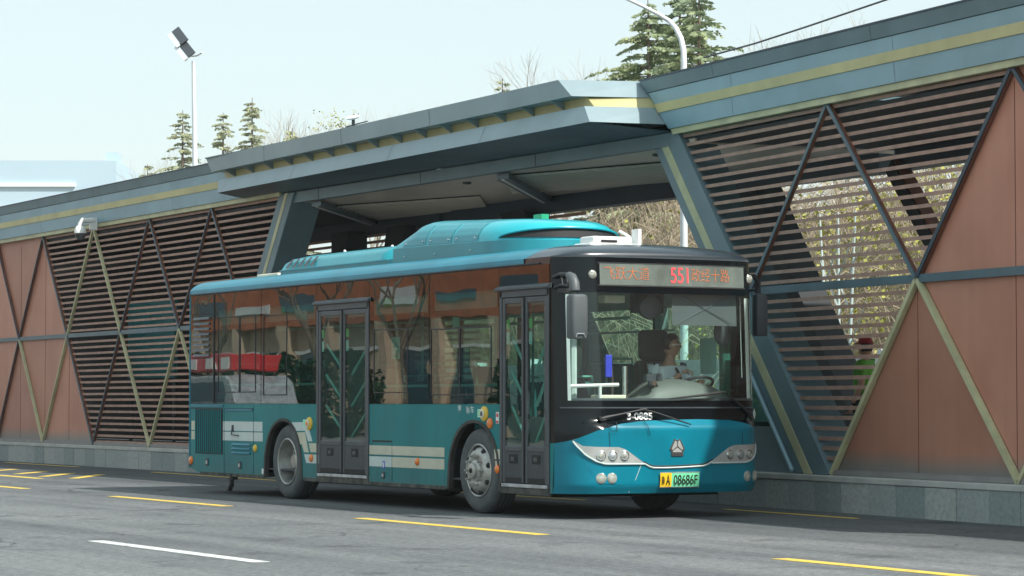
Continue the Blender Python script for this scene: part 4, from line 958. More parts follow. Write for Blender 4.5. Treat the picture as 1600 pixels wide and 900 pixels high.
# panel behind front door glass (folding leaf partition)
# ---- wheels
def wheel(xc, side, rear):
    s = 1 if side == 0 else -1; yo = .035 if side == 0 else 2.465; o3 = (xc, yo, .475)
    ax = (0, s, 0); R_ = .475
    m_ = MB(); prof = [(.295, .02), (.31, .0), (.36, -.012), (.40, -.014), (.43, -.008), (.455, .01), (.468, .03), (R_, .05)]
    for g_ in (.085, .14, .195): prof += [(R_, g_-.006), (R_-.014, g_-.004), (R_-.014, g_+.004), (R_, g_+.006)]
    prof += [(R_, .23), (.465, .26), (.43, .285), (.3, .28)]
    m_.lathe(prof, o3, ax, 64, caps=False); ty = m_.build('wheel', 'rubber', BUS, smooth=True)
    m_ = MB(); m_.lathe([(.296, .05), (.30, -.004), (.288, -.012), (.276, -.004), (.274, .03)], o3, ax, 48, caps=False); m_.build('rim_ring', 'rim', ty, smooth=True)
    def at_(r, a, h): return Vector((xc+r*cos(a), yo+s*h, .475+r*sin(a)))
    if not rear:
        m_ = MB(); m_.lathe([(.275, .05), (.262, .02), (.24, -.02), (.19, -.045), (.14, -.035), (.13, -.03), (.12, -.03)], o3, ax, 48); m_.build('rim', 'rim', ty, smooth=True)
        m_ = MB()
        for k in range(8): a = k*pi/4+.25; c_ = at_(.243, a, -.005); m_.ball(c_, (.032, .03, .032), 10, 6); m_.build('rim_hole', 'rimd', ty); m_ = MB()
        m_ = MB()
        for k in range(10): a = k*pi/5; p_ = at_(.165, a, -.03); m_ = MB(); m_.tube([p_, p_+Vector((0, -s*.03, 0)), p_+Vector((0, -s*.0301, 0)), p_+Vector((0, -s*.065, 0))], [.020, .020, .011, .011], 6); m_.build('wheel_nut', 'rim', ty)
        m_ = MB(); m_.lathe([(.125, -.02), (.118, -.05), (.085, -.062), (.08, -.09), (.055, -.10), (.0, -.102)], o3, ax, 24); m_.build('hub', 'rim', ty, smooth=True)
        m_ = MB(); m_.lathe([(.03, -.10), (.025, -.115)], o3, ax, 12); m_.build('hub_cap', 'rimd', ty)
    else:
        m_ = MB(); m_.lathe([(.275, .0), (.268, .06), (.245, .12), (.235, .17), (.20, .19), (.13, .175), (.11, .17)], o3, ax, 48, caps=False); m_.build('rim', 'rim', ty, smooth=True)
        m_ = MB()
        for k in range(8): a = k*pi/4+.25; c_ = at_(.195, a, .19); m_.ball(c_, (.03, .015, .03), 10, 6); m_.build('rim_hole', 'rimd', ty); m_ = MB()
        m_ = MB(); m_.lathe([(.11, .17), (.10, .10), (.08, .08), (.02, .075)], o3, ax, 24); m_.build('hub', 'rim', ty, smooth=True)
for xc, rr in ((-2.07, False), (-7.26, True)):
    for sd in (0, 1): wheel(xc, sd, rr)

# ---- front details
def fpoly(name, mat, pts_bot, pts_top, ya, yb, off, ny=24, nz=4, th=.0):
    return fstrip(name, mat, ya, yb, lambda y: lerp_list(pts_bot, y), lambda y: lerp_list(pts_top, y), off, ny, nz)
fm = lambda y0, z0, off: (lambda u, v, w_: (F(y0+u, z0+v)+off+w_, y0+u, z0+v))
dp = fstrip('destination_display', 'disp', .42, 2.27, 2.475, 2.70, .006, 30, 3)
fstrip('display_frame', 'blackm', .40, 2.29, 2.46, 2.475, .008, 30, 1); fstrip('display_frame', 'blackm', .40, 2.29, 2.70, 2.712, .008, 30, 1)
write('led_text', '飞跃大道', fm(.745, 2.60, .0085), .55, .14, 'ledo', dp, -.014)
write('led_text', '551', fm(1.40, 2.59, .0085), .22, .165, 'ledr', dp, -.005)
write('led_text', '政经十路', fm(1.80, 2.60, .0085), .50, .14, 'ledo', dp, -.014)
for y_ in (.335, 2.375):
    m_ = MB(); z_ = 2.58; m_.lathe([(.048, 0), (.045, .018), (.025, .03)], (F(y_, z_)+.002, y_, z_), (1, 0, 0), 18); m_.build('marker_lamp', 'lens', BUS, smooth=True)
# headlights
LB_ = [(.1, .825), (.13, .77), (.2, .68), (.3, .615), (.4, .588), (.86, .585)]; LT_ = [(.1, .835), (.17, .775), (.3, .765), (.56, .76), (.64, .735), (.86, .592)]
def mir(l, f=lambda y: 2.62-y): return sorted((f(y), z+.015) for y, z in l)
mY = lambda y: 2.57-y
RB_ = sorted((mY(y), z) for y, z in LB_); RT_ = sorted((mY(y), z+.012) for y, z in LT_)
for nm, bt, tp, ya, yb, lamps in (('L', LB_, LT_, .10, .86, (.35, .48, .62)), ('R', RB_, RT_, mY(.86), mY(.10), (mY(.62), mY(.48), mY(.35)))):
    hl = fpoly('headlight', 'lampsil', bt, tp, ya, yb, .008, 30, 6)
    for i, y_ in enumerate(lamps):
        z_ = .672; n_ = Vector((1, (y_-1.25)*.35, .05)); x_ = F(y_, z_)+.008
        m_ = MB(); m_.lathe([(.052, -.02), (.052, .010), (.045, .014), (.043, .004)], (x_, y_, z_), n_, 22); m_.build('lamp_ring', 'chrome', hl, smooth=True)
        m_ = MB(); m_.lathe([(.042, -.01), (.036, .010), (.02, .018), (.002, .020)], (x_, y_, z_), n_, 20); m_.build('lamp_lens', 'lens' if i != 1 else 'sill', hl, smooth=True)
    m_ = MB()
    yy = [ya+(yb-ya)*i/24 for i in range(25)]; m_.tube([(F(y, lerp_list(bt, y))+.010, y, lerp_list(bt, y)-.004) for y in yy], .009, 6); m_.build('headlight_trim', 'pale', hl, smooth=True)
for y_, mt in ((.355, 'lens'), (.475, 'lens'), (2.20, 'lens'), (2.34, 'lens')):
    z_ = .435; n_ = Vector((1, (y_-1.25)*.4, 0)); x_ = F(y_, z_)
    m_ = MB(); m_.lathe([(.058, -.02), (.056, .008), (.05, .012), (.02, .018), (.002, .019)], (x_, y_, z_), n_, 22); m_.build('fog_lamp', mt, BUS, smooth=True)
# grille crease and seams
yy = [.86, .92, .97, 1.1, 1.3, 1.5, 1.6, 1.66, 1.72]; zz_ = [.585, .555, .540, .537, .54, .548, .553, .57, .60]
m_ = MB(); m_.tube([(F(y, z)+.006, y, z) for y, z in zip(yy, zz_)], .010, 6); m_.build('bumper_trim', 'pale', BUS, smooth=True)
m_ = MB(); m_.tube([(F(y, z+.016)+.004, y, z+.018) for y, z in zip(yy, zz_)], .008, 6); m_.build('bumper_gap', 'rubberd', BUS)
for pts_ in ([(.44, .985), (.445, .9), (.455, .77)], [(2.12, 1.02), (2.125, .9), (2.13, .785)], [(.83, .58), (.76, .42), (.70, .28)], [(.10, .83), (.16, .68), (.24, .52), (.34, .40), (.42, .375), (.60, .368)]):
    m_ = MB(); m_.tube([(F(y, z)+.001, y, z) for y, z in pts_], .0035, 5); m_.build('panel_joint', 'pale' if pts_[0][0] in (.83,) else 'teal' if len(pts_) > 4 else 'rubberd', BUS)
# number plate
pl = fstrip('number_plate', 'plateg', 1.05, 1.54, .335, .485, .022, 6, 2)
fstrip('plate_yellow', 'platey', 1.05, 1.19, .335, .485, .0235, 3, 2, parent=pl)
write('plate_text', '鲁', fm(1.083, .41, .0245), .042, .085, 'ink', pl, .0); write('plate_text', 'A', fm(1.145, .41, .0245), .05, .105, 'ink', pl, .01)
write('plate_text', '08686F', fm(1.365, .41, .0245), .30, .10, 'ink', pl, .004)
fstrip('plate_frame', 'sill', 1.043, 1.547, .327, .336, .024, 6, 1, parent=pl); fstrip('plate_frame', 'sill', 1.043, 1.547, .484, .493, .024, 6, 1, parent=pl)
# emblem: three-part triangular badge on a name bar
def badge(pts, off, th, mat, parent=BUS, name='emblem'):
    m_ = MB(); m_.prism(pts, lambda y, z, c: (F(1.27, .75)+off+c, y, z), 0, th); return m_.build(name, mat, parent)
em = badge([(1.175, .735), (1.235, .845), (1.262, .828), (1.278, .828), (1.305, .845), (1.365, .735), (1.345, .715), (1.345, .66), (1.195, .66), (1.195, .715)], .0, .010, 'chrome')
badge([(1.198, .735), (1.242, .825), (1.263, .812), (1.263, .765), (1.212, .725)], .0105, .004, 'lampsil', em, 'emblem_facet'); badge([(1.342, .735), (1.298, .825), (1.277, .812), (1.277, .765), (1.328, .725)], .0105, .004, 'lampsil', em, 'emblem_facet')
badge([(1.215, .712), (1.27, .75), (1.325, .712), (1.325, .703), (1.215, .703)], .0105, .004, 'lampsil', em, 'emblem_facet'); badge([(1.20, .668), (1.34, .668), (1.34, .694), (1.20, .694)], .0105, .003, 'dgrey', em, 'emblem_bar')
write('emblem_text', 'SINOTRUK', lambda u, v, w_: (F(1.27, .75)+.0145+w_, 1.27+u, .681+v), .12, .016, 'chrome', em)
write('fleet_number', '3-0885', fm(.86, 1.085, .003), .31, .075, 'white', BUS, .03)
m_ = MB(); m_.prism([(2.40, 1.045), (2.455, 1.105), (2.40, 1.165), (2.335, 1.105)], lambda y, z, c: (F(2.40, z)+.035-(y-2.40)*1.0+c, y, z), 0, .003); o = m_.build('diamond_sticker', 'white', BUS)
write('sticker_text', 'CNG', lambda u, v, w_: (F(2.40, 1.105+v)+.0395-(u-.003)*1.0+w_, 2.397+u, 1.105+v), .075, .03, 'stick', o)
# wipers
def fw(y, z, k): return (F(y, z)+k, y, z)
m_ = MB(); m_.tube([fw(.38, 1.06, .01), fw(.38, 1.06, .05)], .026, 10); m_.tube([fw(.38, 1.06, .045), fw(.6, 1.105, .055), fw(.92, 1.165, .05)], [.014, .010, .008], 6); m_.tube([fw(.40, 1.08, .05), fw(.9, 1.15, .045)], .005, 5); m_.build('wiper', 'blackm', BUS, smooth=True)
m_ = MB(); m_.tube([fw(.82, 1.17, .045), fw(1.05, 1.115, .05), fw(1.44, .995, .04)], [.008, .013, .007], 6); m_.build('wiper_blade', 'rubberd', BUS)
m_ = MB(); m_.tube([fw(2.30, 1.10, .01), fw(2.30, 1.10, .05)], .026, 10); m_.tube([fw(2.30, 1.10, .045), fw(2.05, 1.25, .05), fw(1.90, 1.345, .045)], [.016, .012, .009], 6); m_.build('wiper', 'blackm', BUS, smooth=True)
m_ = MB(); m_.tube([fw(1.22, 1.27, .03), fw(1.65, 1.31, .045), fw(2.05, 1.36, .03)], [.008, .016, .008], 6); m_.build('wiper_blade', 'rubberd', BUS)
m_ = MB(); m_.tube([fw(.44, 1.0, .02), fw(.46, .93, .03), fw(.53, .93, .03), fw(.55, 1.02, .02)], .0035, 5); m_.build('washer_hose', 'ink', BUS); m_ = MB(); m_.tube([fw(.88, 1.06, .02), fw(.90, .98, .03), fw(.93, .88, .02)], .0035, 5); m_.build('washer_hose', 'ink', BUS)
# mirrors
mx = MB(); mx.tube([(-.36, .01, 2.555), (-.1, -.06, 2.575), (.16, -.12, 2.56), (.28, -.14, 2.52)], [.018, .018, .02, .03], 8)
mx.tube([(-.34, .01, 2.44), (-.1, -.05, 2.46), (.2, -.12, 2.44)], .014, 8); mx.tube([(-.05, -.07, 2.57), (.02, -.09, 2.45)], .008, 6); mx.tube([(.1, -.1, 2.57), (.18, -.12, 2.45)], .008, 6)
mx.box((-.06, -.11, 2.38), (.12, -.06, 2.42)); mr_ = mx.build('mirror_arm', 'blackm', BUS, smooth=True)
m_ = MB(); m_.tube([(.22, -.13, 2.545), (.31, -.145, 2.52), (.36, -.15, 2.46), (.37, -.15, 2.38)], [.04, .05, .055, .055], 14); m_.build('mirror_elbow', 'grey', mr_, smooth=True)
m_ = MB()
def hous(c, w0, w1, h, dep, mat, nm, rotk=0.0):
    mb = MB(); rows = []
    n = 20; lev = [(-.5, .86), (-.46, .97), (0, 1.0), (.42, .98), (.47, .9), (.5, .6)]
    vs = []
    for f, sc in lev:
        for i in range(n):
            a = 2*pi*i/n; ca, sa = cos(a), sin(a); e = .45
            yy_ = (abs(ca)**e)*(1 if ca > 0 else -1)*(w0/2)*sc; xx_ = (abs(sa)**e)*(1 if sa > 0 else -1)*dep/2*sc
            vs.append((c[0]+xx_*cos(rotk)-yy_*sin(rotk), c[1]+yy_*cos(rotk)+xx_*sin(rotk), c[2]+f*h))
    fs = [(j*n+i, j*n+(i+1) % n, (j+1)*n+(i+1) % n, (j+1)*n+i) for j in range(len(lev)-1) for i in range(n)]+[tuple(range(n)), tuple((len(lev)-1)*n+i for i in range(n))]
    mb.add(vs, fs); return mb.build(nm, mat, BUS, smooth=True)
h1 = hous((.40, -.14, 2.115), .20, .2, .46, .16, 'grey', 'wing_mirror')
m_ = MB(); m_.tube([(.485, -.20, 1.90), (.49, -.19, 1.935), (.49, -.11, 1.935), (.485, -.09, 1.90)], .006, 6); m_.build('mirror_trim', 'sill', h1)
h2 = hous((-.45, 2.70, 2.20), .15, .2, .47, .15, 'dgrey', 'wing_mirror', -.2)
m_ = MB(); m_.tube([(-.42, 2.47, 2.62), (-.45, 2.62, 2.63), (-.46, 2.68, 2.57), (-.46, 2.68, 2.44)], [.02, .025, .03, .035], 8); m_.tube([(-.42, 2.47, 2.47), (-.46, 2.66, 2.47)], .014, 6); m_.build('mirror_arm', 'blackm', BUS, smooth=True)

# ---- roof equipment
def outline(x0, x1, y0, y1, nose, n=26, pw=2.3):
    """plan outline: square tail, rounded nose, starting at tail -Y corner"""
    pts = [(x0, y1), (x0, y0)]
    yc = (y0+y1)/2; hw = (y1-y0)/2
    k = 8
    for i in range(1, k): pts.append((x0+(x1-nose-x0)*i/k, y0))
    for i in range(n+1):
        a = -pi/2+pi*i/n; ca, sa = cos(a), sin(a)
        pts.append((x1-nose+nose*max(0, ca)**(2/pw), yc+hw*(abs(sa)**(2/pw))*(1 if sa > 0 else -1)))
    for i in range(k-1, 0, -1): pts.append((x0+(x1-nose-x0)*i/k, y1))
    return pts
def layers(name, mat, lv, parent=BUS, smooth=True):
    vs = []; n = len(lv[0][0])
    for pts_, z in lv:
        zf = z if callable(z) else (lambda x, y, z=z: z)
        vs += [(x, y, zf(x, y)) for x, y in pts_]
    fs = [(j*n+i, j*n+(i+1) % n, (j+1)*n+(i+1) % n, (j+1)*n+i) for j in range(len(lv)-1) for i in range(n)]
    k = (len(lv)-1)*n
    fs.append(tuple(k+i for i in range(n))); m_ = MB(); m_.add(vs, fs); return m_.build(name, mat, parent, smooth=smooth)
def zc(c):   # factor making the top slope down toward the tail and the nose
    return c
def topz(zmax):
    def f(x, y):
        z = zmax
        z -= max(0, x+4.4)*.035
        if x < -4.5: z -= (-4.5-x)*.45
        if x > -2.5: z -= ((x+2.5)/.7)**2*.07
        return z
    return f
PX0, PX1 = -5.02, -1.85
b_ = layers('gas_tank_pod', 'tealpod', [(outline(PX0, PX1+.04, .42, 2.08, 1.0), 2.86), (outline(PX0, PX1+.02, .43, 2.07, 1.0), lambda x, y: 3.06 + max(0, (-x-2.0))*.012)])
PZ = lambda z: (lambda x, y: min(z, topz(3.43)(x, y)-(3.43-z)*.2) if True else z)
def dome(o_inset, f):
    return (outline(PX0+.05+o_inset*.9, PX1-o_inset*.42, .43+o_inset, 2.07-o_inset, .98-o_inset*.3), lambda x, y: 3.06+max(0, (-x-2.0))*.012+(topz(3.425)(x, y)-3.09)*f)
layers('pod_dome', 'tealpod2', [dome(.0, 0), dome(.02, .30), dome(.07, .56), dome(.15, .78), dome(.27, .91), dome(.42, .98), dome(.62, 1.0)], b_)
# bolted hatches on the rear half of the dome: raised sheets following the curve
for i in range(3):
    xa = -4.78+i*.66; 
    m_ = MB()
    def sh(u, v, xa=xa):
        x = xa+.02+.6*u; ins = [.0, .02, .07, .15, .27, .42]; fr_ = [0.04, .30, .56, .78, .91, .98]
        t = .02+v*4.9; k = min(4, int(t)); q = t-k; ii = ins[k]+(ins[k+1]-ins[k])*q; ff = fr_[k]+(fr_[k+1]-fr_[k])*q
        return (x, .43+ii-.004, 3.06+max(0, (-x-2.0))*.012+(topz(3.425)(x, 1)-3.09)*ff+.0015)
    m_.grid(sh, 8, 20); hp = m_.build('pod_hatch', 'tealpod', b_, smooth='all')
    m_ = MB()
    for q in (.12, .88): c_ = sh(q, .10); m_.ball((c_[0], c_[1]-.006, c_[2]), .013, 8, 6)
    m_.build('hatch_bolt', 'chrome', hp)
m_ = MB()
for x in (-4.7, -3.9, -3.0): m_.ball((x, .42 if x < -1.9 else .52, 2.98), .011, 8, 6); m_.build('pod_bolt', 'chrome', b_); m_ = MB()
# dark lens-shaped air slot in the nose, sitting in the lower band of the dome
sl_pts = [q for q in outline(PX0, PX1, .43, 2.07, .98, 90) if q[0] > -2.42 and q[1] < 1.98]
def zb_(x): return 3.06+max(0, (-x-2.0))*.012
m_ = MB(); brow = []; ns = len(sl_pts)
for i in range(ns-1):
    q = []
    for (x, y), k in ((sl_pts[i], i), (sl_pts[i+1], i+1)):
        t = k/(ns-1); h = .105*max(0, sin(pi*t))**.6; e = 1.006
        X = -3.0+(x+3.0)*e; Y = 1.25+(y-1.25)*e
        q.append(((X, Y, zb_(x)+.03), (X-.03, 1.25+(Y-1.25)*.985, zb_(x)+.03+h)))
        if not brow or k == i+1: brow.append((X-.012, 1.25+(Y-1.25)*.995, zb_(x)+.038+h))
    m_.add([q[0][0], q[1][0], q[1][1], q[0][1]], [(0, 1, 2, 3)])
m_.build('air_slot', 'rubberd', b_)
m_ = MB(); m_.tube(brow, .014, 8); m_.build('pod_brow', 'tealpod2', b_, smooth=True)
# long rear pod with vents
rp = layers('battery_pod', 'tealpod', [(outline(-8.55, -5.03, .5, 2.0, .25), 2.86), (outline(-8.55, -5.03, .5, 2.0, .25), 2.985), (outline(-8.53, -5.29, .505, 1.995, .25), 2.99),
    (outline(-8.48, -5.29, .54, 1.96, .25), 3.07), (outline(-8.38, -5.29, .62, 1.88, .22), 3.13), (outline(-8.2, -5.29, .78, 1.72, .2), 3.175), (outline(-7.9, -5.4, 1.0, 1.5, .2), 3.185)])
m_ = MB()
for i in range(5):
    x = -8.36+i*.19; q = []
    for a, b, z in ((0, .512, 3.0), (.085, .512, 3.0), (.12, .60, 3.12), (.05, .60, 3.12)): q.append((x+a, b-.03, z+.01))
    m_.add(q, [(0,1,2,3)]); m_.build('pod_vent', 'dgrey', rp); m_ = MB()
m_ = MB(); m_.box((-8.57, .488, 2.975), (-5.3, .505, 2.988)); m_.build('pod_flange', 'tealpod2', rp)
m_ = MB()
for x, y in ((-7.5, .95), (-6.2, 1.0), (-5.6, 1.0)): m_.lathe([(.02, 0), (.02, .03), (.008, .045)], (x, y, 3.18), (0, 0, 1), 8); m_.build('pod_bolt', 'white', rp); m_ = MB()
m_ = MB(); m_.box((-9.35, .5, 2.87), (-8.65, 1.3, 2.965)); m_.build('roof_hatch', 'creamw', BUS, bevel=.02)
m_ = MB(); m_.box((-1.0, .62, 2.86), (-.62, 1.26, 2.955)); m_.box((-.96, .68, 2.955), (-.66, 1.18, 3.03)); o = m_.build('roof_fan', 'white', BUS, bevel=.025)
m_ = MB(); m_.box((-.662, .78, 2.965), (-.655, .98, 2.99)); m_.build('fan_slot', 'rubberd', o)
m_ = MB(); m_.tube([(-1.0, 1.22, 3.11), (-.9, 1.24, 3.07), (-.78, 1.27, 3.0)], .018, 6); m_.box((-.78, 1.24, 2.93), (-.64, 1.28, 3.12)); m_.build('antenna_bracket', 'white', BUS)
m_ = MB(); m_.box((-4.15, 1.9, 2.95), (-3.95, 2.0, 3.51)); m_.build('roof_post', pmat('green_plastic', (.02, .4, .2), .5), BUS)

# ---- far side, interior
m_ = MB(); m_.box((-10.46, 2.475, 2.47), (-.45, 2.5, 2.70)); m_.build('side_panel', 'tealside', BUS)
for i in range(7):
    x = -10.46+i*1.63; m_ = MB(); m_.box((x, 2.46, 1.21), (x+.09, 2.5, 2.47)); m_.build('window_pillar', 'black', BUS)
m_ = MB(); m_.grid(lambda u, v: (-10.4+9.95*u, 2.49, 1.215+1.25*v), 1, 1); m_.build('side_window', G_far, BUS)
m_ = MB(); m_.box((-.55, 2.44, 1.21), (-.36, 2.50, 2.7)); m_.build('corner_pillar', 'black', BUS)
m_ = MB(); m_.box((-10.4, .05, .36), (-.45, 2.45, .38)); m_.build('floor', 'dgrey', BUS)
m_ = MB(); m_.box((-10.4, .04, 2.58), (-.5, 2.46, 2.62)); m_.box((-9.6, .04, 2.28), (-.6, .30, 2.58)); m_.box((-9.6, 2.2, 2.32), (-.6, 2.46, 2.58)); m_.build('ceiling', 'inter', BUS)
m_ = MB(); m_.box((-9.62, .04, .38), (-9.58, 2.46, 2.58)); m_.build('rear_bulkhead', 'inter', BUS)
m_ = MB(); m_.box((-9.6, 2.43, .38), (-.6, 2.46, 1.21)); m_.build('inner_panel', 'inter', BUS)
m_ = MB(); m_.build('x', 'inter', BUS) if False else None
for xa, xb in ((-2.8, -1.45), (-8.0, -6.62)):
    for ya, yb in ((.04, .80), (1.70, 2.43)):
        m_ = MB(); m_.add([(xa, ya, 1.07), (xb, ya, 1.07), (xb, yb, 1.07), (xa, yb, 1.07)] + [(xa, ya, .385), (xb, ya, .385), (xb, yb, .385), (xa, yb, .385)], [(0,1,2,3), (1,2,6,5), (3,0,4,7), (2,3,7,6) if ya < 1 else (0,1,5,4)]); m_.build('wheel_box', 'inter', BUS)
m_ = MB(); m_.box((-9.57, .06, .385), (-8.02, 2.42, .78)); m_.build('rear_platform', 'inter', BUS)
def pseat(x, y, z, w_=.44):
    m_ = MB(); m_.box((x-.02, y-w_/2, z), (x+.42, y+w_/2, z+.06)); m_.prism([(x-.02, z), (x+.06, z), (x-.06, z+.68), (x-.11, z+.68)], lambda a, zz, c: (a, c, zz), y-w_/2, y+w_/2); o = m_.build('passenger_seat', 'seat', BUS, bevel=.03)
    m_ = MB(); m_.tube([(x-.03, y-w_/2+.02, z+.45), (x-.09, y-w_/2+.04, z+.74), (x-.09, y+w_/2-.04, z+.74), (x-.03, y+w_/2-.02, z+.45)], .016, 8); m_.build('seat_handle', 'pole', o, smooth=True)
for x, y, z in ((-2.3, .35, .95), (-3.3, .35, .80), (-4.1, .35, .80), (-7.2, .38, 1.02), (-8.5, .38, 1.0), (-9.2, .38, 1.0), (-3.4, 2.15, .80), (-4.5, 2.15, .80), (-5.6, 2.15, .80), (-7.2, 2.1, 1.0), (-8.4, 2.1, 1.0), (-2.4, 2.1, 1.0)): pseat(x, y, z)
def rail(pts, mat='pole', r=.017): 
    m_ = MB(); m_.tube(pts, r, 8); m_.build('grab_rail', mat, BUS, smooth=True)
for x, y in ((-1.6, .62), (-3.0, .75), (-4.75, .35), (-6.35, .35), (-5.55, 1.1), (-3.9, 1.75), (-6.6, 1.75), (-8.0, .75)): rail([(x, y, .4), (x, y, 2.56)])
rail([(-9, .55, 2.2), (-1.4, .55, 2.2)]); rail([(-9, 1.95, 2.2), (-2.0, 1.95, 2.2)]); rail([(-4.6, .10, 1.42), (-1.6, .10, 1.42)]); rail([(-9.4, .10, 1.46), (-6.4, .10, 1.46)])
rail([(-.42, .16, 1.40), (-.42, .85, 1.42)], 'white', .02); rail([(-.42, .62, 1.05), (-.42, .62, 1.42)], 'white', .02); rail([(-.55, .36, .4), (-.55, .36, 2.5)], 'pale', .045)
rail([(-4.0, 2.25, 2.05), (-1.5, 2.25, 2.05)], 'white', .012)
# partition behind the driver, dark pillars
m_ = MB(); m_.box((-2.05, 1.0, .38), (-2.0, 1.08, 2.58)); m_.box((-2.05, .98, .38), (-2.02, 1.12, 2.58)); m_.box((-1.75, .92, .4), (-1.62, 1.02, 2.56)); m_.build('partition_post', 'dgrey', BUS)
m_ = MB(); m_.box((-2.04, 1.08, .38), (-2.01, 2.43, 1.25)); m_.build('partition', 'dgrey', BUS)
m_ = MB(); m_.box((-2.1, 2.36, 1.21), (-1.98, 2.46, 2.5)); m_.build('cab_pillar', 'inter', BUS)
# dashboard
def dashf(u, v):
    y = .98+1.44*u; a = v*pi; hump = sm(u*4)*sm((1-u)*3.2+.25)
    zt = 1.24+.25*hump*(.75+.25*cos((u-.45)*5)); ca = cos(a)
    x = -.62+.32*ca; x = min(x, F(y, 1.3)-.05)
    return (x, y, .8+(zt-.8)*(sin(a)**.45 if 0 < v < 1 else 0))
m_ = MB(); m_.grid(dashf, 34, 20); m_.build('dashboard', 'dash', BUS, smooth='all')
m_ = MB(); m_.box((-.75, .12, 1.16), (-.35, 2.40, 1.235)); m_.box((-.75, .12, .4), (-.7, 1.0, 1.16)); m_.build('dash_shelf', 'dash', BUS, bevel=.01)
m_ = MB(); m_.box((-.62, .62, 1.236), (-.42, .95, 1.31)); m_.build('dash_box', 'creamw', BUS, bevel=.01)
m_ = MB(); m_.tube([(-.5, .98, 1.24), (-.5, .98, 1.62)], .032, 14); m_.build('steel_flask', 'chrome', BUS, smooth=True)
m_ = MB(); m_.box((-.46, .70, 1.5), (-.43, .78, 1.74)); m_.build('phone_holder', 'blue', BUS, bevel=.006)
m_ = MB(); m_.tube([(-.46, .80, 1.25), (-.46, .80, 1.5), (-.45, .78, 1.62)], .012, 6); m_.build('phone_stalk', 'chrome', BUS)
m_ = MB(); m_.box((-.45, 1.18, 1.46), (-.38, 1.38, 1.54)); m_.tube([(-.36, 1.25, 1.44), (-.40, 1.25, 1.44)], .045, 16); m_.tube([(-.38, 1.32, 1.47), (-.36, 1.33, 1.54)], .02, 8); m_.build('ticket_reader', 'dgrey', BUS)
m_ = MB(); m_.lathe([(.032, 0), (.03, .01)], (-.345, 1.25, 1.44), (1, 0, 0), 16); m_.build('reader_ring', 'chrome', BUS)
# steering wheel
m_ = MB(); c_ = Vector((-.72, 1.98, 1.41)); ax_ = Vector((-.45, 0, 1)).normalized(); a_ = Vector((0, 1, 0)); b2 = ax_.cross(a_)
m_.tube([c_+(a_*cos(t)+b2*sin(t))*.235 for t in [2*pi*i/28 for i in range(29)]], .017, 8, False); m_.tube([c_-a_*.23, c_-ax_*.04, c_+a_*.23], .014, 6); m_.tube([c_-ax_*.02, c_-ax_*.35], .03, 8); m_.build('steering_wheel', 'blackm', BUS, smooth=True)
# driver seat
m_ = MB(); m_.box((-1.35, 1.66, .92), (-.88, 2.14, 1.04)); m_.prism([(-1.33, .98), (-1.22, .98), (-1.32, 1.70), (-1.44, 1.70)], lambda a, zz, c: (a, c, zz), 1.66, 2.14); m_.prism([(-1.33, 1.70), (-1.44, 1.70), (-1.46, 2.02), (-1.38, 2.06)], lambda a, zz, c: (a, c, zz), 1.72, 2.08); m_.build('driver_seat', 'seatg', BUS, bevel=.05, bseg=3)
m_ = MB(); m_.box((-1.3, 1.78, .4), (-.95, 2.0, .92)); m_.build('seat_pedestal', 'dgrey', BUS)
# seat with handle next to the aisle, sun blind, fan, inner mirror, pillars
fstrip('sun_blind', 'grey', 1.36, 2.22, 2.06, 2.40, -.10, 20, 4)
m_ = MB(); m_.tube([(F(1.5, 2.06)-.095, 1.42, 2.07), (F(1.7, 2.2)-.094, 1.78, 2.24), (F(2, 2.06)-.095, 2.16, 2.07)], .004, 5); m_.tube([(F(1.5, 2.38)-.094, 1.5, 2.38), (F(1.7, 2.2)-.094, 1.78, 2.24), (F(2, 2.38)-.094, 2.1, 2.38)], .004, 5); m_.build('blind_cord', 'dgrey', BUS)
m_ = MB(); m_.lathe([(.02, -.06), (.13, -.03), (.135, .0), (.12, .03), (.03, .05)], (-.5, 1.30, 2.26), (1, -.3, -.1), 24); m_.build('cab_fan', 'dgrey', BUS, smooth=True)
m_ = MB(); m_.box((-.62, 1.12, 2.20), (-.54, 1.5, 2.42)); m_.build('cab_box', 'blackm', BUS)
m_ = MB(); m_.ball((-.42, 2.18, 2.0), (.05, .11, .15), 16, 10); m_.build('cab_mirror', 'dgrey', BUS, smooth=True)
m_ = MB(); m_.tube([(F(2.28, 1.4)-.08, 2.27, 1.5), (F(2.28, 2.3)-.08, 2.27, 2.38)], .007, 6); m_.build('cab_rod', 'chrome', BUS)
m_ = MB(); m_.grid(lambda u, v: (F(2.30+.11*u, 1.27+1.1*v)-.03, 2.30+.11*u, 1.27+1.1*v), 4, 6); m_.build('pillar_trim', 'white', BUS)
m_ = MB(); m_.box((-.6, .7, 2.30), (-.45, .95, 2.38)); m_.build('roof_lamp', 'creamw', BUS)
for a in ((-1.2, 2.445, 1.5, -.95, 1.95),): 
    m_ = MB(); m_.box((a[0]-.05, 2.43, 1.55), (a[0]+.28, 2.436, 1.95)); m_.build('paper_notice', 'stick', BUS)

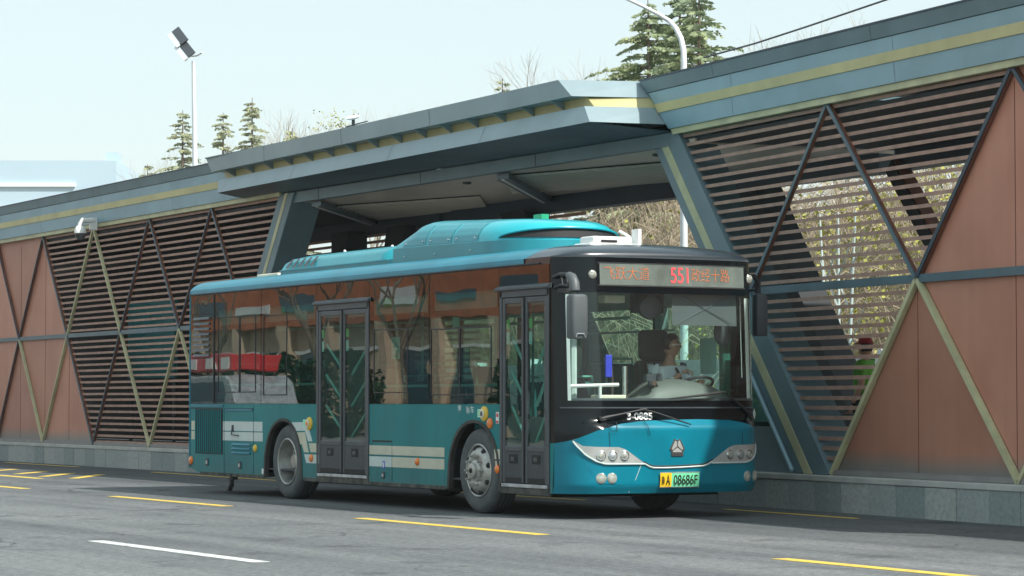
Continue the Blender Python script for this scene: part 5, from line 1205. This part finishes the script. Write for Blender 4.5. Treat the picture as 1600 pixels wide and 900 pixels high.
# ------------------------------------------------------------------ people
def skin_mesh(joints, edges, root=0, lvl=2):
    me = bpy.data.meshes.new('t'); me.from_pydata([tuple(j[:3]) for j in joints], edges, [])
    o = bpy.data.objects.new('t', me); C.objects.link(o)
    sk = o.modifiers.new('s', 'SKIN'); sk.use_smooth_shade = True
    me.update()
    if not me.skin_vertices: me.attributes
    lay = me.skin_vertices[0] if len(me.skin_vertices) else None
    if lay is None:
        bm = bmesh.new(); bm.from_mesh(me); bm.verts.layers.skin.verify(); bm.to_mesh(me); bm.free(); lay = me.skin_vertices[0]
    for i, j in enumerate(joints):
        r_ = j[3] if isinstance(j[3], tuple) else (j[3], j[3]); lay.data[i].radius = r_; lay.data[i].use_root = (i == root)
    ss = o.modifiers.new('ss', 'SUBSURF'); ss.levels = lvl; ss.render_levels = lvl
    dg = bpy.context.evaluated_depsgraph_get(); e = o.evaluated_get(dg).to_mesh()
    vs = [v.co.copy() for v in e.vertices]; fs = [tuple(p.vertices) for p in e.polygons]
    o.evaluated_get(dg).to_mesh_clear(); bpy.data.objects.remove(o); return vs, fs
def head_geo(c, face, r=(.095, .078, .125)):
    """head with brow, nose, chin, ears; face = unit vector the head looks at"""
    f = Vector(face).normalized(); s = Vector((-f.y, f.x, 0)).normalized(); up = Vector((0, 0, 1)); c = Vector(c); n, m = 28, 22; vs = []
    for j in range(m+1):
        t = pi*j/m
        for i in range(n):
            a = 2*pi*i/n; lx = sin(t)*cos(a); ly = sin(t)*sin(a); lz = cos(t)
            k = 1.0 - .22*max(0, -lz)**1.3*(abs(ly)**.6) - .10*max(0, -lz)*max(0, -lx)
            px_ = lx*r[0]*(1-.12*max(0, -lz)*(lx < 0)); py_ = ly*r[1]*k; pz_ = lz*r[2]
            if lx > .2:
                nose = math.exp(-((ly/.16)**2))*math.exp(-(((lz+.12)/.20)**2)); px_ += .024*nose
                eye = math.exp(-(((abs(ly)-.38)/.15)**2))*math.exp(-(((lz-.10)/.12)**2)); px_ -= .010*eye
                lip_ = math.exp(-((ly/.28)**2))*math.exp(-(((lz+.50)/.07)**2)); px_ += .006*lip_
                chin = math.exp(-((ly/.3)**2))*math.exp(-(((lz+.85)/.18)**2)); px_ += .014*chin
            vs.append(c+f*px_+s*py_+up*pz_)
    fs = [(j*n+i, (j+1)*n+i, (j+1)*n+(i+1) % n, j*n+(i+1) % n) for j in range(m) for i in range(n)]
    return vs, fs, f, s
def person(label, base, J, face, hair='hair', top='shirt', topset=None, glasses=False, hatc=None, legs=None, group=None, maskc=None):
    t = thing('person', label, 'person', base)
    js = J['j']; ed = J['e']
    vs, fs = skin_mesh(js, ed, 0, 2); m_ = MB(); m_.add(vs, fs)
    hv, hf, f, s = head_geo(J['head'], face); m_.add(hv, hf)
    hc = Vector(J['head'])
    for sg in (-1, 1): e_ = hc+s*sg*.08-Vector((0, 0, .01)); m_.ball(e_, (.016, .016, .028), 10, 8)
    for hand in J['hands']:
        p_, d_, curl, sd = Vector(hand[0]), Vector(hand[1]).normalized(), Vector(hand[2]).normalized(), Vector(hand[3]).normalized()
        vs, fs = skin_mesh([(*p_, .028), (*(p_+d_*.05), (.036, .018)), (*(p_+d_*.09), (.034, .014))], [(0, 1), (1, 2)], 0, 1); m_.add(vs, fs)
        for q in range(4):
            L = (.07, .08, .075, .058)[q]; b0 = p_+d_*.08+sd*(q-1.5)*.019
            b1 = b0+(d_*.75+curl*.5).normalized()*L*.45; b2_ = b1+(d_*.2+curl).normalized()*L*.35; b3 = b2_+(curl-d_*.4).normalized()*L*.25
            m_.tube([b0, b1, b2_, b3], [.009, .0088, .008, .006], 7)
        b0 = p_+d_*.03-sd*.03; m_.tube([b0, b0+(d_*.5-sd*.6+curl*.3).normalized()*.035, b0+(d_*.8-sd*.5+curl*.7).normalized()*.07], [.012, .0105, .007], 7)
    body = m_.build('body', 'skin', t, smooth='all')
    # clothing shells: (joints, edges, material, name)
    for nm, jj, ee, mt in J['clothes']:
        vs, fs = skin_mesh(jj, ee, 0, 2); m_ = MB(); m_.add(vs, fs); m_.build(nm, mt, t, smooth='all')
    # hair: upper back shell
    m_ = MB(); hv2, hf2, _, _ = head_geo(hc+Vector((0, 0, .006)), face, (.103, .086, .131)); keep = []
    for fc in hf2:
        cc = sum((hv2[i] for i in fc), Vector())/4-hc; lx = cc.dot(f); lz = cc.z
        if lz > .035+max(0, lx)*.55 or (lx < -.01 and lz > -.045): keep.append(fc)
    if hatc is None: m_.add(hv2, keep); m_.build('hair', hair, t, smooth='all')
    else:
        m_.add(hv2, keep); m_.build('hair', hair, t, smooth='all')
        m_ = MB(); hv3, hf3, _, _ = head_geo(hc+Vector((0, 0, .012)), face, (.112, .096, .135)); m_.add(hv3, [fc for fc in hf3 if (sum((hv3[i] for i in fc), Vector())/4-hc).z > .045])
        b_0 = hc+f*.09+Vector((0, 0, .055)); m_.add([b_0-s*.075, b_0+s*.075, b_0+s*.06+f*.09-Vector((0, 0, .015)), b_0-s*.06+f*.09-Vector((0, 0, .015))], [(0, 1, 2, 3)]); m_.build('cap', hatc, t, smooth='all')
    # eyes, brows
    m_ = MB()
    for sg in (-1, 1):
        e_ = hc+f*.082+s*sg*.03+Vector((0, 0, .012)); m_.ball(e_, (.008, .008, .005), 8, 6); q = hc+f*.088+Vector((0, 0, .032)); m_.tube([q+s*sg*.015, q+s*sg*.045-f*.012], .004, 5)
    m_.build('eyes', 'ink', t)
    if glasses:
        m_ = MB()
        for sg in (-1, 1):
            c0 = hc+f*.102+s*sg*.032+Vector((0, 0, .01)); m_.tube([c0+(s*cos(a)*.024+Vector((0, 0, 1))*sin(a)*.018) for a in [2*pi*i/16 for i in range(17)]], .0022, 5, False); m_.tube([c0+s*sg*.024, hc+s*sg*.082-f*.0], .002, 5)
        m_.build('glasses', 'chrome', t)
    if maskc:
        m_ = MB(); hv3, hf3, _, _ = head_geo(hc, face, (.104, .086, .13)); m_.add(hv3, [fc for fc in hf3 if (lambda cc: cc.dot(f) > .03 and -.10 < cc.z < -.012)(sum((hv3[i] for i in fc), Vector())/4-hc)]); m_.build('face_mask', maskc, t, smooth='all')
    return t
# driver, seated behind the wheel, looking to his left
dx, dy = -1.08, 1.90
Jd = dict(head=(dx+.06, dy, 1.865),
 j=[(dx, dy, 1.13, .13), (dx-.01, dy, 1.33, .125), (dx, dy, 1.52, .135), (dx+.02, dy, 1.64, .06), (dx+.04, dy, 1.74, .052), (dx+.055, dy, 1.80, .05),
    (dx, dy-.19, 1.58, .062), (dx+.12, dy-.24, 1.40, .05), (dx+.20, dy-.16, 1.42, .042), (dx+.30, dy-.02, 1.55, .03),
    (dx, dy+.19, 1.58, .062), (dx+.12, dy+.26, 1.38, .05), (dx+.28, dy+.22, 1.44, .03),
    (dx+.05, dy-.10, 1.10, .09), (dx+.45, dy-.14, 1.12, .07), (dx+.5, dy-.14, .75, .05), (dx+.05, dy+.10, 1.10, .09), (dx+.45, dy+.14, 1.12, .07), (dx+.5, dy+.14, .75, .05)],
 e=[(0, 1), (1, 2), (2, 3), (3, 4), (4, 5), (2, 6), (6, 7), (7, 8), (8, 9), (2, 10), (10, 11), (11, 12), (0, 13), (13, 14), (14, 15), (0, 16), (16, 17), (17, 18)],
 hands=[((dx+.30, dy-.02, 1.56), (.5, .7, .25), (.3, .2, -1), (.8, -.5, 0)), ((dx+.28, dy+.22, 1.45), (.9, -.2, .3), (.2, -.2, -1), (.2, 1, 0))],
 clothes=[('shirt', [(dx, dy, 1.14, .15), (dx-.01, dy, 1.33, .15), (dx, dy, 1.52, .155), (dx+.02, dy, 1.625, .075), (dx, dy-.19, 1.585, .08), (dx+.12, dy-.245, 1.40, .066), (dx+.21, dy-.15, 1.43, .052), (dx+.26, dy-.07, 1.50, .046), (dx, dy+.19, 1.585, .08), (dx+.12, dy+.265, 1.38, .066), (dx+.24, dy+.235, 1.42, .048)],
   [(0, 1), (1, 2), (2, 3), (2, 4), (4, 5), (5, 6), (6, 7), (2, 8), (8, 9), (9, 10)], 'shirt'),
   ('trousers', [(dx, dy, 1.08, .15), (dx+.05, dy-.10, 1.10, .105), (dx+.45, dy-.14, 1.12, .085), (dx+.5, dy-.14, .7, .065), (dx+.05, dy+.10, 1.10, .105), (dx+.45, dy+.14, 1.12, .085), (dx+.5, dy+.14, .7, .065)], [(0, 1), (1, 2), (2, 3), (0, 4), (4, 5), (5, 6)], 'darkc'),
   ('tie', [(dx+.10, dy+.03, 1.62, .014), (dx+.16, dy+.05, 1.52, .02), (dx+.17, dy+.05, 1.38, .022)], [(0, 1), (1, 2)], 'ink'),
   ('epaulette', [(dx+.03, dy-.13, 1.665, .022), (dx+.03, dy-.22, 1.64, .026)], [(0, 1)], 'navy'), ('epaulette', [(dx+.03, dy+.13, 1.665, .022), (dx+.03, dy+.22, 1.64, .026)], [(0, 1)], 'navy'),
   ('sleeve_badge', [(dx+.04, dy-.262, 1.56, .02), (dx+.06, dy-.272, 1.50, .022)], [(0, 1)], 'navy')])
person('bus driver in white shirt with dark tie, hand on the wheel, head turned aside', (dx, dy, .38), Jd, (.62, .78, .0), glasses=True)
def stand(x, y, z, h, f, s_, arms):
    P = lambda a, b, c, r: (x+f[0]*a+s_[0]*b, y+f[1]*a+s_[1]*b, z+c*h, r)
    j = [P(0, 0, .53, .12), P(0, 0, .66, .115), P(0, 0, .77, .13), P(0, 0, .825, .055), P(.0, 0, .86, .05), P(0, .19, .80, .06), P(.0, .24, .64, .045), P(*arms[0], .028), P(0, -.19, .80, .06), P(0, -.24, .64, .045), P(*arms[1], .028),
         P(0, .09, .50, .09), P(.02, .10, .28, .065), P(-.02, .10, .045, .045), P(.14, .11, .018, .035), P(0, -.09, .50, .09), P(.02, -.10, .28, .065), P(-.02, -.10, .045, .045), P(.14, -.11, .018, .035)]
    e = [(0, 1), (1, 2), (2, 3), (3, 4), (2, 5), (5, 6), (6, 7), (2, 8), (8, 9), (9, 10), (0, 11), (11, 12), (12, 13), (13, 14), (0, 15), (15, 16), (16, 17), (17, 18)]
    return P, j, e
hp_ = at(1352, 543, 5.7); z0_ = .405; hgt = (hp_.z-z0_)/.925
f_ = Vector((-.75, -.66, 0)).normalized(); s_ = Vector((-f_.y, f_.x, 0))
P_, j_, e_ = stand(hp_.x, 5.7, z0_, hgt, f_, s_, ((.12, .20, .50), (.12, -.20, .50)))
Jp = dict(head=(hp_.x, 5.7, hp_.z), j=j_, e=e_, hands=[(P_(.12, .20, .49, 0)[:3], (f_.x*.3, f_.y*.3, -1), f_, s_), (P_(.12, -.20, .49, 0)[:3], (f_.x*.3, f_.y*.3, -1), f_, -s_)],
 clothes=[('vest', [P_(0, 0, .50, .155), P_(0, 0, .64, .15), P_(0, 0, .77, .155), P_(0, 0, .81, .08), P_(0, .17, .80, .08), P_(0, .23, .66, .062), P_(0, -.17, .80, .08), P_(0, -.23, .66, .062)], [(0, 1), (1, 2), (2, 3), (2, 4), (4, 5), (2, 6), (6, 7)], 'greenc'),
   ('trousers', [P_(0, 0, .51, .135), P_(0, .09, .48, .105), P_(.02, .10, .28, .08), P_(-.02, .10, .05, .062), P_(0, -.09, .48, .105), P_(.02, -.10, .28, .08), P_(-.02, -.10, .05, .062)], [(0, 1), (1, 2), (2, 3), (0, 4), (4, 5), (5, 6)], 'darkc'),
   ('shoe', [P_(-.04, .10, .03, .045), P_(.15, .11, .02, .04)], [(0, 1)], 'darkc'), ('shoe', [P_(-.04, -.10, .03, .045), P_(.15, -.11, .02, .04)], [(0, 1)], 'darkc')])
person('person in red cap and bright green vest standing on the platform behind the right louvers', (hp_.x, 5.7, z0_), Jp, (-.9, -.2, 0), hatc='redc')
# passenger seated by the front door
qx, qy, qz = -1.55, .86, 1.715
Jq = dict(head=(qx, qy, qz), j=[(qx-.02, qy, qz-.72, .13), (qx-.03, qy, qz-.5, .12), (qx-.02, qy, qz-.33, .13), (qx-.01, qy, qz-.22, .055), (qx, qy, qz-.1, .05), (qx, qy-.18, qz-.28, .06), (qx+.05, qy-.22, qz-.5, .045), (qx+.28, qy-.12, qz-.56, .028), (qx, qy+.18, qz-.28, .06), (qx+.05, qy+.22, qz-.5, .045), (qx+.28, qy+.12, qz-.56, .028), (qx+.05, qy-.1, qz-.74, .09), (qx+.42, qy-.12, qz-.72, .065), (qx+.45, qy-.12, qz-1.1, .05), (qx+.05, qy+.1, qz-.74, .09), (qx+.42, qy+.12, qz-.72, .065), (qx+.45, qy+.12, qz-1.1, .05)],
 e=[(0, 1), (1, 2), (2, 3), (3, 4), (2, 5), (5, 6), (6, 7), (2, 8), (8, 9), (9, 10), (0, 11), (11, 12), (12, 13), (0, 14), (14, 15), (15, 16)],
 hands=[((qx+.28, qy-.12, qz-.56), (.9, .3, -.1), (.2, 0, -1), (.3, -1, 0)), ((qx+.28, qy+.12, qz-.56), (.9, -.3, -.1), (.2, 0, -1), (.3, 1, 0))],
 clothes=[('jacket', [(qx-.02, qy, qz-.72, .15), (qx-.03, qy, qz-.5, .145), (qx-.02, qy, qz-.33, .15), (qx-.01, qy, qz-.20, .08), (qx, qy-.18, qz-.28, .08), (qx+.05, qy-.22, qz-.5, .062), (qx+.24, qy-.13, qz-.56, .045), (qx, qy+.18, qz-.28, .08), (qx+.05, qy+.22, qz-.5, .062), (qx+.24, qy+.13, qz-.56, .045)], [(0, 1), (1, 2), (2, 3), (2, 4), (4, 5), (5, 6), (2, 7), (7, 8), (8, 9)], 'darkc'),
   ('trousers', [(qx-.02, qy, qz-.76, .14), (qx+.05, qy-.1, qz-.74, .1), (qx+.42, qy-.12, qz-.72, .08), (qx+.45, qy-.12, qz-1.1, .06), (qx+.05, qy+.1, qz-.74, .1), (qx+.42, qy+.12, qz-.72, .08), (qx+.45, qy+.12, qz-1.1, .06)], [(0, 1), (1, 2), (2, 3), (0, 4), (4, 5), (5, 6)], 'darkc')])
person('seated bus passenger in black jacket with pale blue face mask, behind the white rail', (qx, qy, .38), Jq, (1, .05, 0), maskc='mask')
pseat(-1.75, .86, .78)

# ------------------------------------------------------------------ the other side of the street (seen in the bus windows)
BL = thing('brick_building', 'orange brick building with tan piers across the street, mirrored in the bus windows', 'building', (-58, -26, 0))
m_ = MB(); m_.box((-96, -40, .12), (-30, -26.4, 4.0)); m_.build('ground_floor_wall', 'tan', BL)
m_ = MB(); m_.box((-96.2, -40, 4.0), (-29.8, -26.0, 9)); m_.build('wall', 'brick', BL)
for i in range(16):
    x = -95+i*4.1; m_ = MB(); m_.box((x, -26.4, .12), (x+.7, -26.0, 4.0)); m_.build('pier', 'tan', BL)
    m_ = MB(); m_.box((x+1.0, -26.395, .5+(i % 3)*.3), (x+2.2+(i % 2)*1.2, -26.36, 3.0)); o = m_.build('window', 'winb', BL); m_ = MB(); m_.box((x+.9, -26.36, 3.0), (x+3.6, -26.25, 3.12)); m_.build('lintel', 'white', o)
    m_ = MB(); m_.box((x+.6, -25.999, 4.5), (x+3.2, -25.96, 5.1 if i % 2 else 4.8)); m_.build('window', 'winb' if i % 3 else 'farw', BL)
for i, x in enumerate((-46, -54, -60, -69, -79)):
    bare_tree(x, -21-(i % 2), .12, 8.5, ['first', 'second', 'third', 'fourth', 'fifth'][i]+' bare roadside tree across the street, counted from the camera', 40+i, mat='bark', leaf=False, depth=4, group='roadside trees across the street')
for i, (x, wd_) in enumerate(((-53.5, 2.2), (-58.5, 1.6), (-40.5, 1.8), (-65.5, 2.4))):
    rnd = random.Random(60+i); m_ = MB(); 
    for k in range(2600):
        v = Vector((rnd.gauss(0, 1), rnd.gauss(0, 1), rnd.gauss(0, 1))).normalized()*rnd.uniform(.6, 1.0)**.5
        c_ = Vector((x+v.x*wd_, -22.5+v.y*1.2, 1.5+v.z*1.45)); q = Vector((rnd.uniform(-1, 1), rnd.uniform(-1, 1), rnd.uniform(-1, 1))).normalized()*.11; q2 = q.orthogonal().normalized()*.07
        m_.add([c_-q, c_+q2, c_+q, c_-q2], [(0,1,2,3)])
    t_ = thing('evergreen_bush', ['wide', 'small left', 'small right', 'widest far'][i]+' dark evergreen bush in front of the brick building across the street', 'bush', (x, -22.5, .12), 'bushes across the street')
    m_.build('crown', 'leafd', t_); m_ = MB(); m_.tube([(x, -22.5, 0), (x, -22.5, .8)], .08, 6); m_.build('trunk', 'bark', t_)
def van(x, y, z, L, Wd, H, mat, label):
    t_ = thing('parked_van', label, 'van', (x, y, z))
    prof = [(0, .35), (L, .35), (L, 1.05), (L-.25, 1.2), (L-.9, H-.15), (L-1.1, H), (.15, H), (0, H-.15)]
    m_ = MB(); m_.prism([(x+a, z+b) for a, b in prof], lambda a, zz, c: (a, c, zz), y-Wd/2, y+Wd/2); m_.build('body', mat, t_, bevel=.06)
    for sgn in (-1, 1):
        yy_ = y+sgn*(Wd/2+.004)
        m_ = MB(); m_.prism([(x+.3, z+1.25), (x+L-1.15, z+1.25), (x+L-1.25, z+H-.2), (x+.3, z+H-.2)], lambda a, zz, c: (a, c, zz), yy_-.004, yy_+.004); m_.build('side_window', 'winb', t_)
        for k in (.8, L-.9):
            m_ = MB(); m_.lathe([(.2, -.1), (.34, -.1), (.34, .12), (.2, .12)], (x+k, y+sgn*(Wd/2-.1), z+.34), (0, sgn, 0), 20); w_ = m_.build('wheel', 'rubberd', t_); m_ = MB(); m_.lathe([(.2, .1), (.05, .125)], (x+k, y+sgn*(Wd/2-.1), z+.34), (0, sgn, 0), 16); m_.build('rim', 'rim', w_)
    m_ = MB(); m_.box((x+L-.0, y-Wd*.4, z+.6), (x+L+.02, y-Wd*.25, z+.75)); m_.box((x+L-.0, y+Wd*.25, z+.6), (x+L+.02, y+Wd*.4, z+.75)); m_.build('headlight', 'lens', t_)
van(-50.5, -16.6, 0, 5.0, 1.9, 2.0, 'sill', 'grey parked van with red cargo rack box on its roof, nearer one across the street')
m_ = MB(); m_.box((-50.3, -17.4, 2.12), (-46.6, -15.8, 2.62)); vn = [o for o in C.objects if o.name.startswith('parked_van')][0]; m_.build('roof_box', 'redv', vn, bevel=.04)
for q in (-49.5, -48.2, -47.3): m_ = MB(); m_.box((q, -15.8, 2.2), (q+.5, -15.78, 2.5)); m_.build('roof_box_panel', 'white', vn)
van(-72, -16.6, 0, 4.6, 1.8, 1.9, 'white', 'white parked van across the street, farther than the red one')
# open fields of hill and trees behind camera side kept plain
#END#
